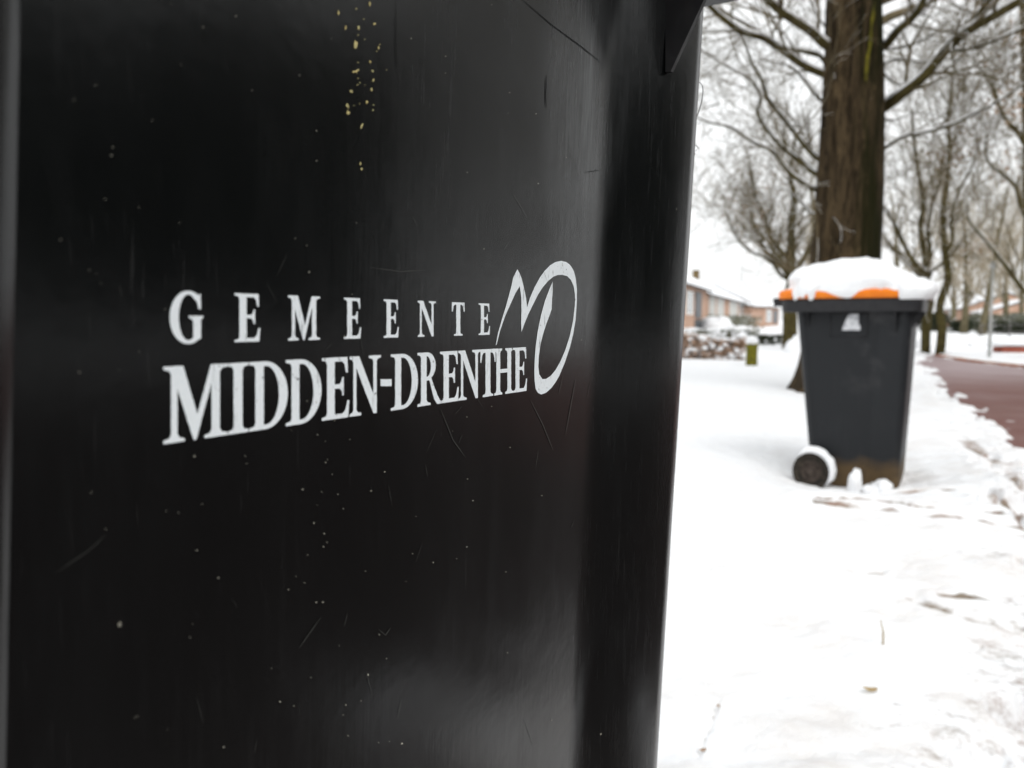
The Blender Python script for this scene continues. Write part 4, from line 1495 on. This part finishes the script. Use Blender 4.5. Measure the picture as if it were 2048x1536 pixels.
# mossy post at the hedge end
p = gr(1503, 731)
pr = empty('mossy_post', (p.x, p.y, 0))
tag(pr, 'stubby yellow-green mossy post at the end of the brown hedge', 'post')
mb = MB()
rings = []
for z, k in ((-.05, 1.1), (.1, 1.0), (.3, .98), (.42, 1.02), (.46, .9)):
    rings.append([(k * .105 * math.cos(a) * (1 + .1 * mn.noise(Vector((a * 2, z * 5, 1)))), k * .105 * math.sin(a), z) for a in [2 * math.pi * j / 14 for j in range(14)]])
mb.loft(rings, True, False, True)
mb.build('post', M['mossy_wood'], pr)
c = clump('snow_cap', (0, 0, .50), .12, .12, .09, 9.1)
c.parent = pr

# snow lumps and snowed-over bushes
for i, (u, v, Y, rx, rz, lab) in enumerate([
        (1592, 704, 21, .30, .42, 'snow mound against the foot of the dark forked tree'),
        (1842, 700, 23, .22, .30, 'narrow snow mound left of the splitting tree foot'),
        (1902, 700, 25, .48, .32, 'rounded snow-covered bush right of the bent tree'),
        (1868, 706, 24, .20, .15, 'small snow mound between the two slender trees'),
        (1985, 702, 27, .25, .32, 'snow mound at the foot of the lamp post'),
        (1950, 706, 26, .80, .20, 'wide low snow ridge left of the lamp post'),
        (1425, 712, 20, .5, .08, 'flat snow pillow in front of the brown hedge'),
        (1435, 653, 44, .9, .6, 'round white snow-laden shrub before the red panel')]):
    q = at(u, v, Y)
    q.z = 0.0 if i != 7 else q.z
    o = clump('snow_mound', q, rx, rx, rz if i != 7 else .55, i * 2.7 + 1, amp=.35)
    tag(o, lab, 'snow mound', 'snow mounds around the trees')

# lamp post
p = gr(1978, 716)
lp = empty('lamp_post', (p.x, p.y, 0))
tag(lp, 'slim grey lamp post standing in the snow on the right', 'lamp post')
mb = MB()
mb.tube([Vector((0, 0, -.1)), Vector((0, 0, 1.0)), Vector((0, 0, 2.0))], [.035, .03, .024], 10)
mb.build('pole', M['pole'], lp)
mb = MB()
mb.tube([Vector((0, 0, 2.0)), Vector((.0, 0, 2.04)), Vector((0, 0, 2.14)), Vector((0, 0, 2.17))], [.03, .06, .055, .02], 14)
mb.build('lamp_head', M['pole'], lp)
# low brick wall
p0 = gr(2004, 706); 
wl_ = empty('brick_wall', (p0.x, p0.y, 0))
tag(wl_, 'low red brick wall with a snow cap at the right edge', 'wall')
mb = MB(); mb.box(0, 3.5, 0, .4, -.1, .20); mb.build('wall', M['brick_red'], wl_, smooth=False)
mb = MB()
rings = []
for i in range(30):
    x = -.18 + 3.9 * i / 29
    hh = .10 * (1 + .3 * mn.noise(Vector((x * 3, 0, 0)))) * (1 if 0 < i < 29 else .3)
    rings.append([(x, .2 + .3 * math.cos(a), .20 + .02 + hh * .5 + hh * .6 * math.sin(a)) for a in [2 * math.pi * j / 12 for j in range(12)]])
mb.loft(rings, True, True, True)
mb.build('snow_cap', M['snow'], wl_)
# distant wire fence with posts
fe = empty('field_fence', (*hp(1960, 40), 0))
tag(fe, 'dark rail fence in the distance behind the low brick wall', 'fence')
mb = MB()
for k in range(9):
    mb = MB()
    mb.tube([Vector((k * 1.3, -.2 * k, 0)), Vector((k * 1.3, -.2 * k, .75))], [.04, .035], 6)
    mb.build('post', M['wood_dark'], fe)
for z in (.3, .62):
    mb = MB()
    mb.tube([Vector((0, 0, z)), Vector((10.4, -1.6, z))], [.025, .025], 5)
    mb.build('rail', M['wood_dark'], fe)

# ------------------------------------------------------------------ small things on the snow
def stalk(u0, v0, u1, v1, r, lab, mat='straw', z=None):
    g = gr(u1, v1, 0.045)
    g.z = gh(g.x, g.y)
    top = at(u0, v0, g.y - 0.01)
    mb = MB()
    P = [Vector((0, 0, -.03)), (top - g) * 0.5 + Vector((r, 0, 0)), top - g]
    mb.tube(P, [r, r * .8, r * .4], 5)
    o = mb.build('dry_stalk', M[mat])
    o.location = g
    tag(o, lab, 'plant stalk')


stalk(1761, 1240, 1766, 1312, .0028, 'single dry stalk poking out of the open snow')
for i, (u, v, a, s, lab) in enumerate([(1738, 1403, 0.1, .018, 'tan withered leaf lying on the near snow'), (1436, 1416, 1.2, .009, 'dark leaf scrap nearest the black bin edge'), (1404, 1502, .6, .010, 'dark leaf scrap low beside the black bin'),
                                       ]):
    g = gr(u, v, 0.05); g.z = gh(g.x, g.y) + .006
    mb = MB()
    n = 12
    V = []
    for k in range(n):
        t = 2 * math.pi * k / n
        x = math.cos(t) * s; y = math.sin(t) * s * .42
        V.append((x, y, .35 * x * x / s + .3 * y * y / s))
    V.append((0, 0, .001))
    mb.add(V, [(k, (k + 1) % n, n) for k in range(n)])
    o = mb.build('fallen_leaf', M['straw' if i in (0,) else 'dead_leaf'])
    o.location = g; o.rotation_euler = (.2, .15, a)
    tag(o, lab, 'leaf', 'withered leaves on the snow')
print('objects', len(bpy.data.objects))
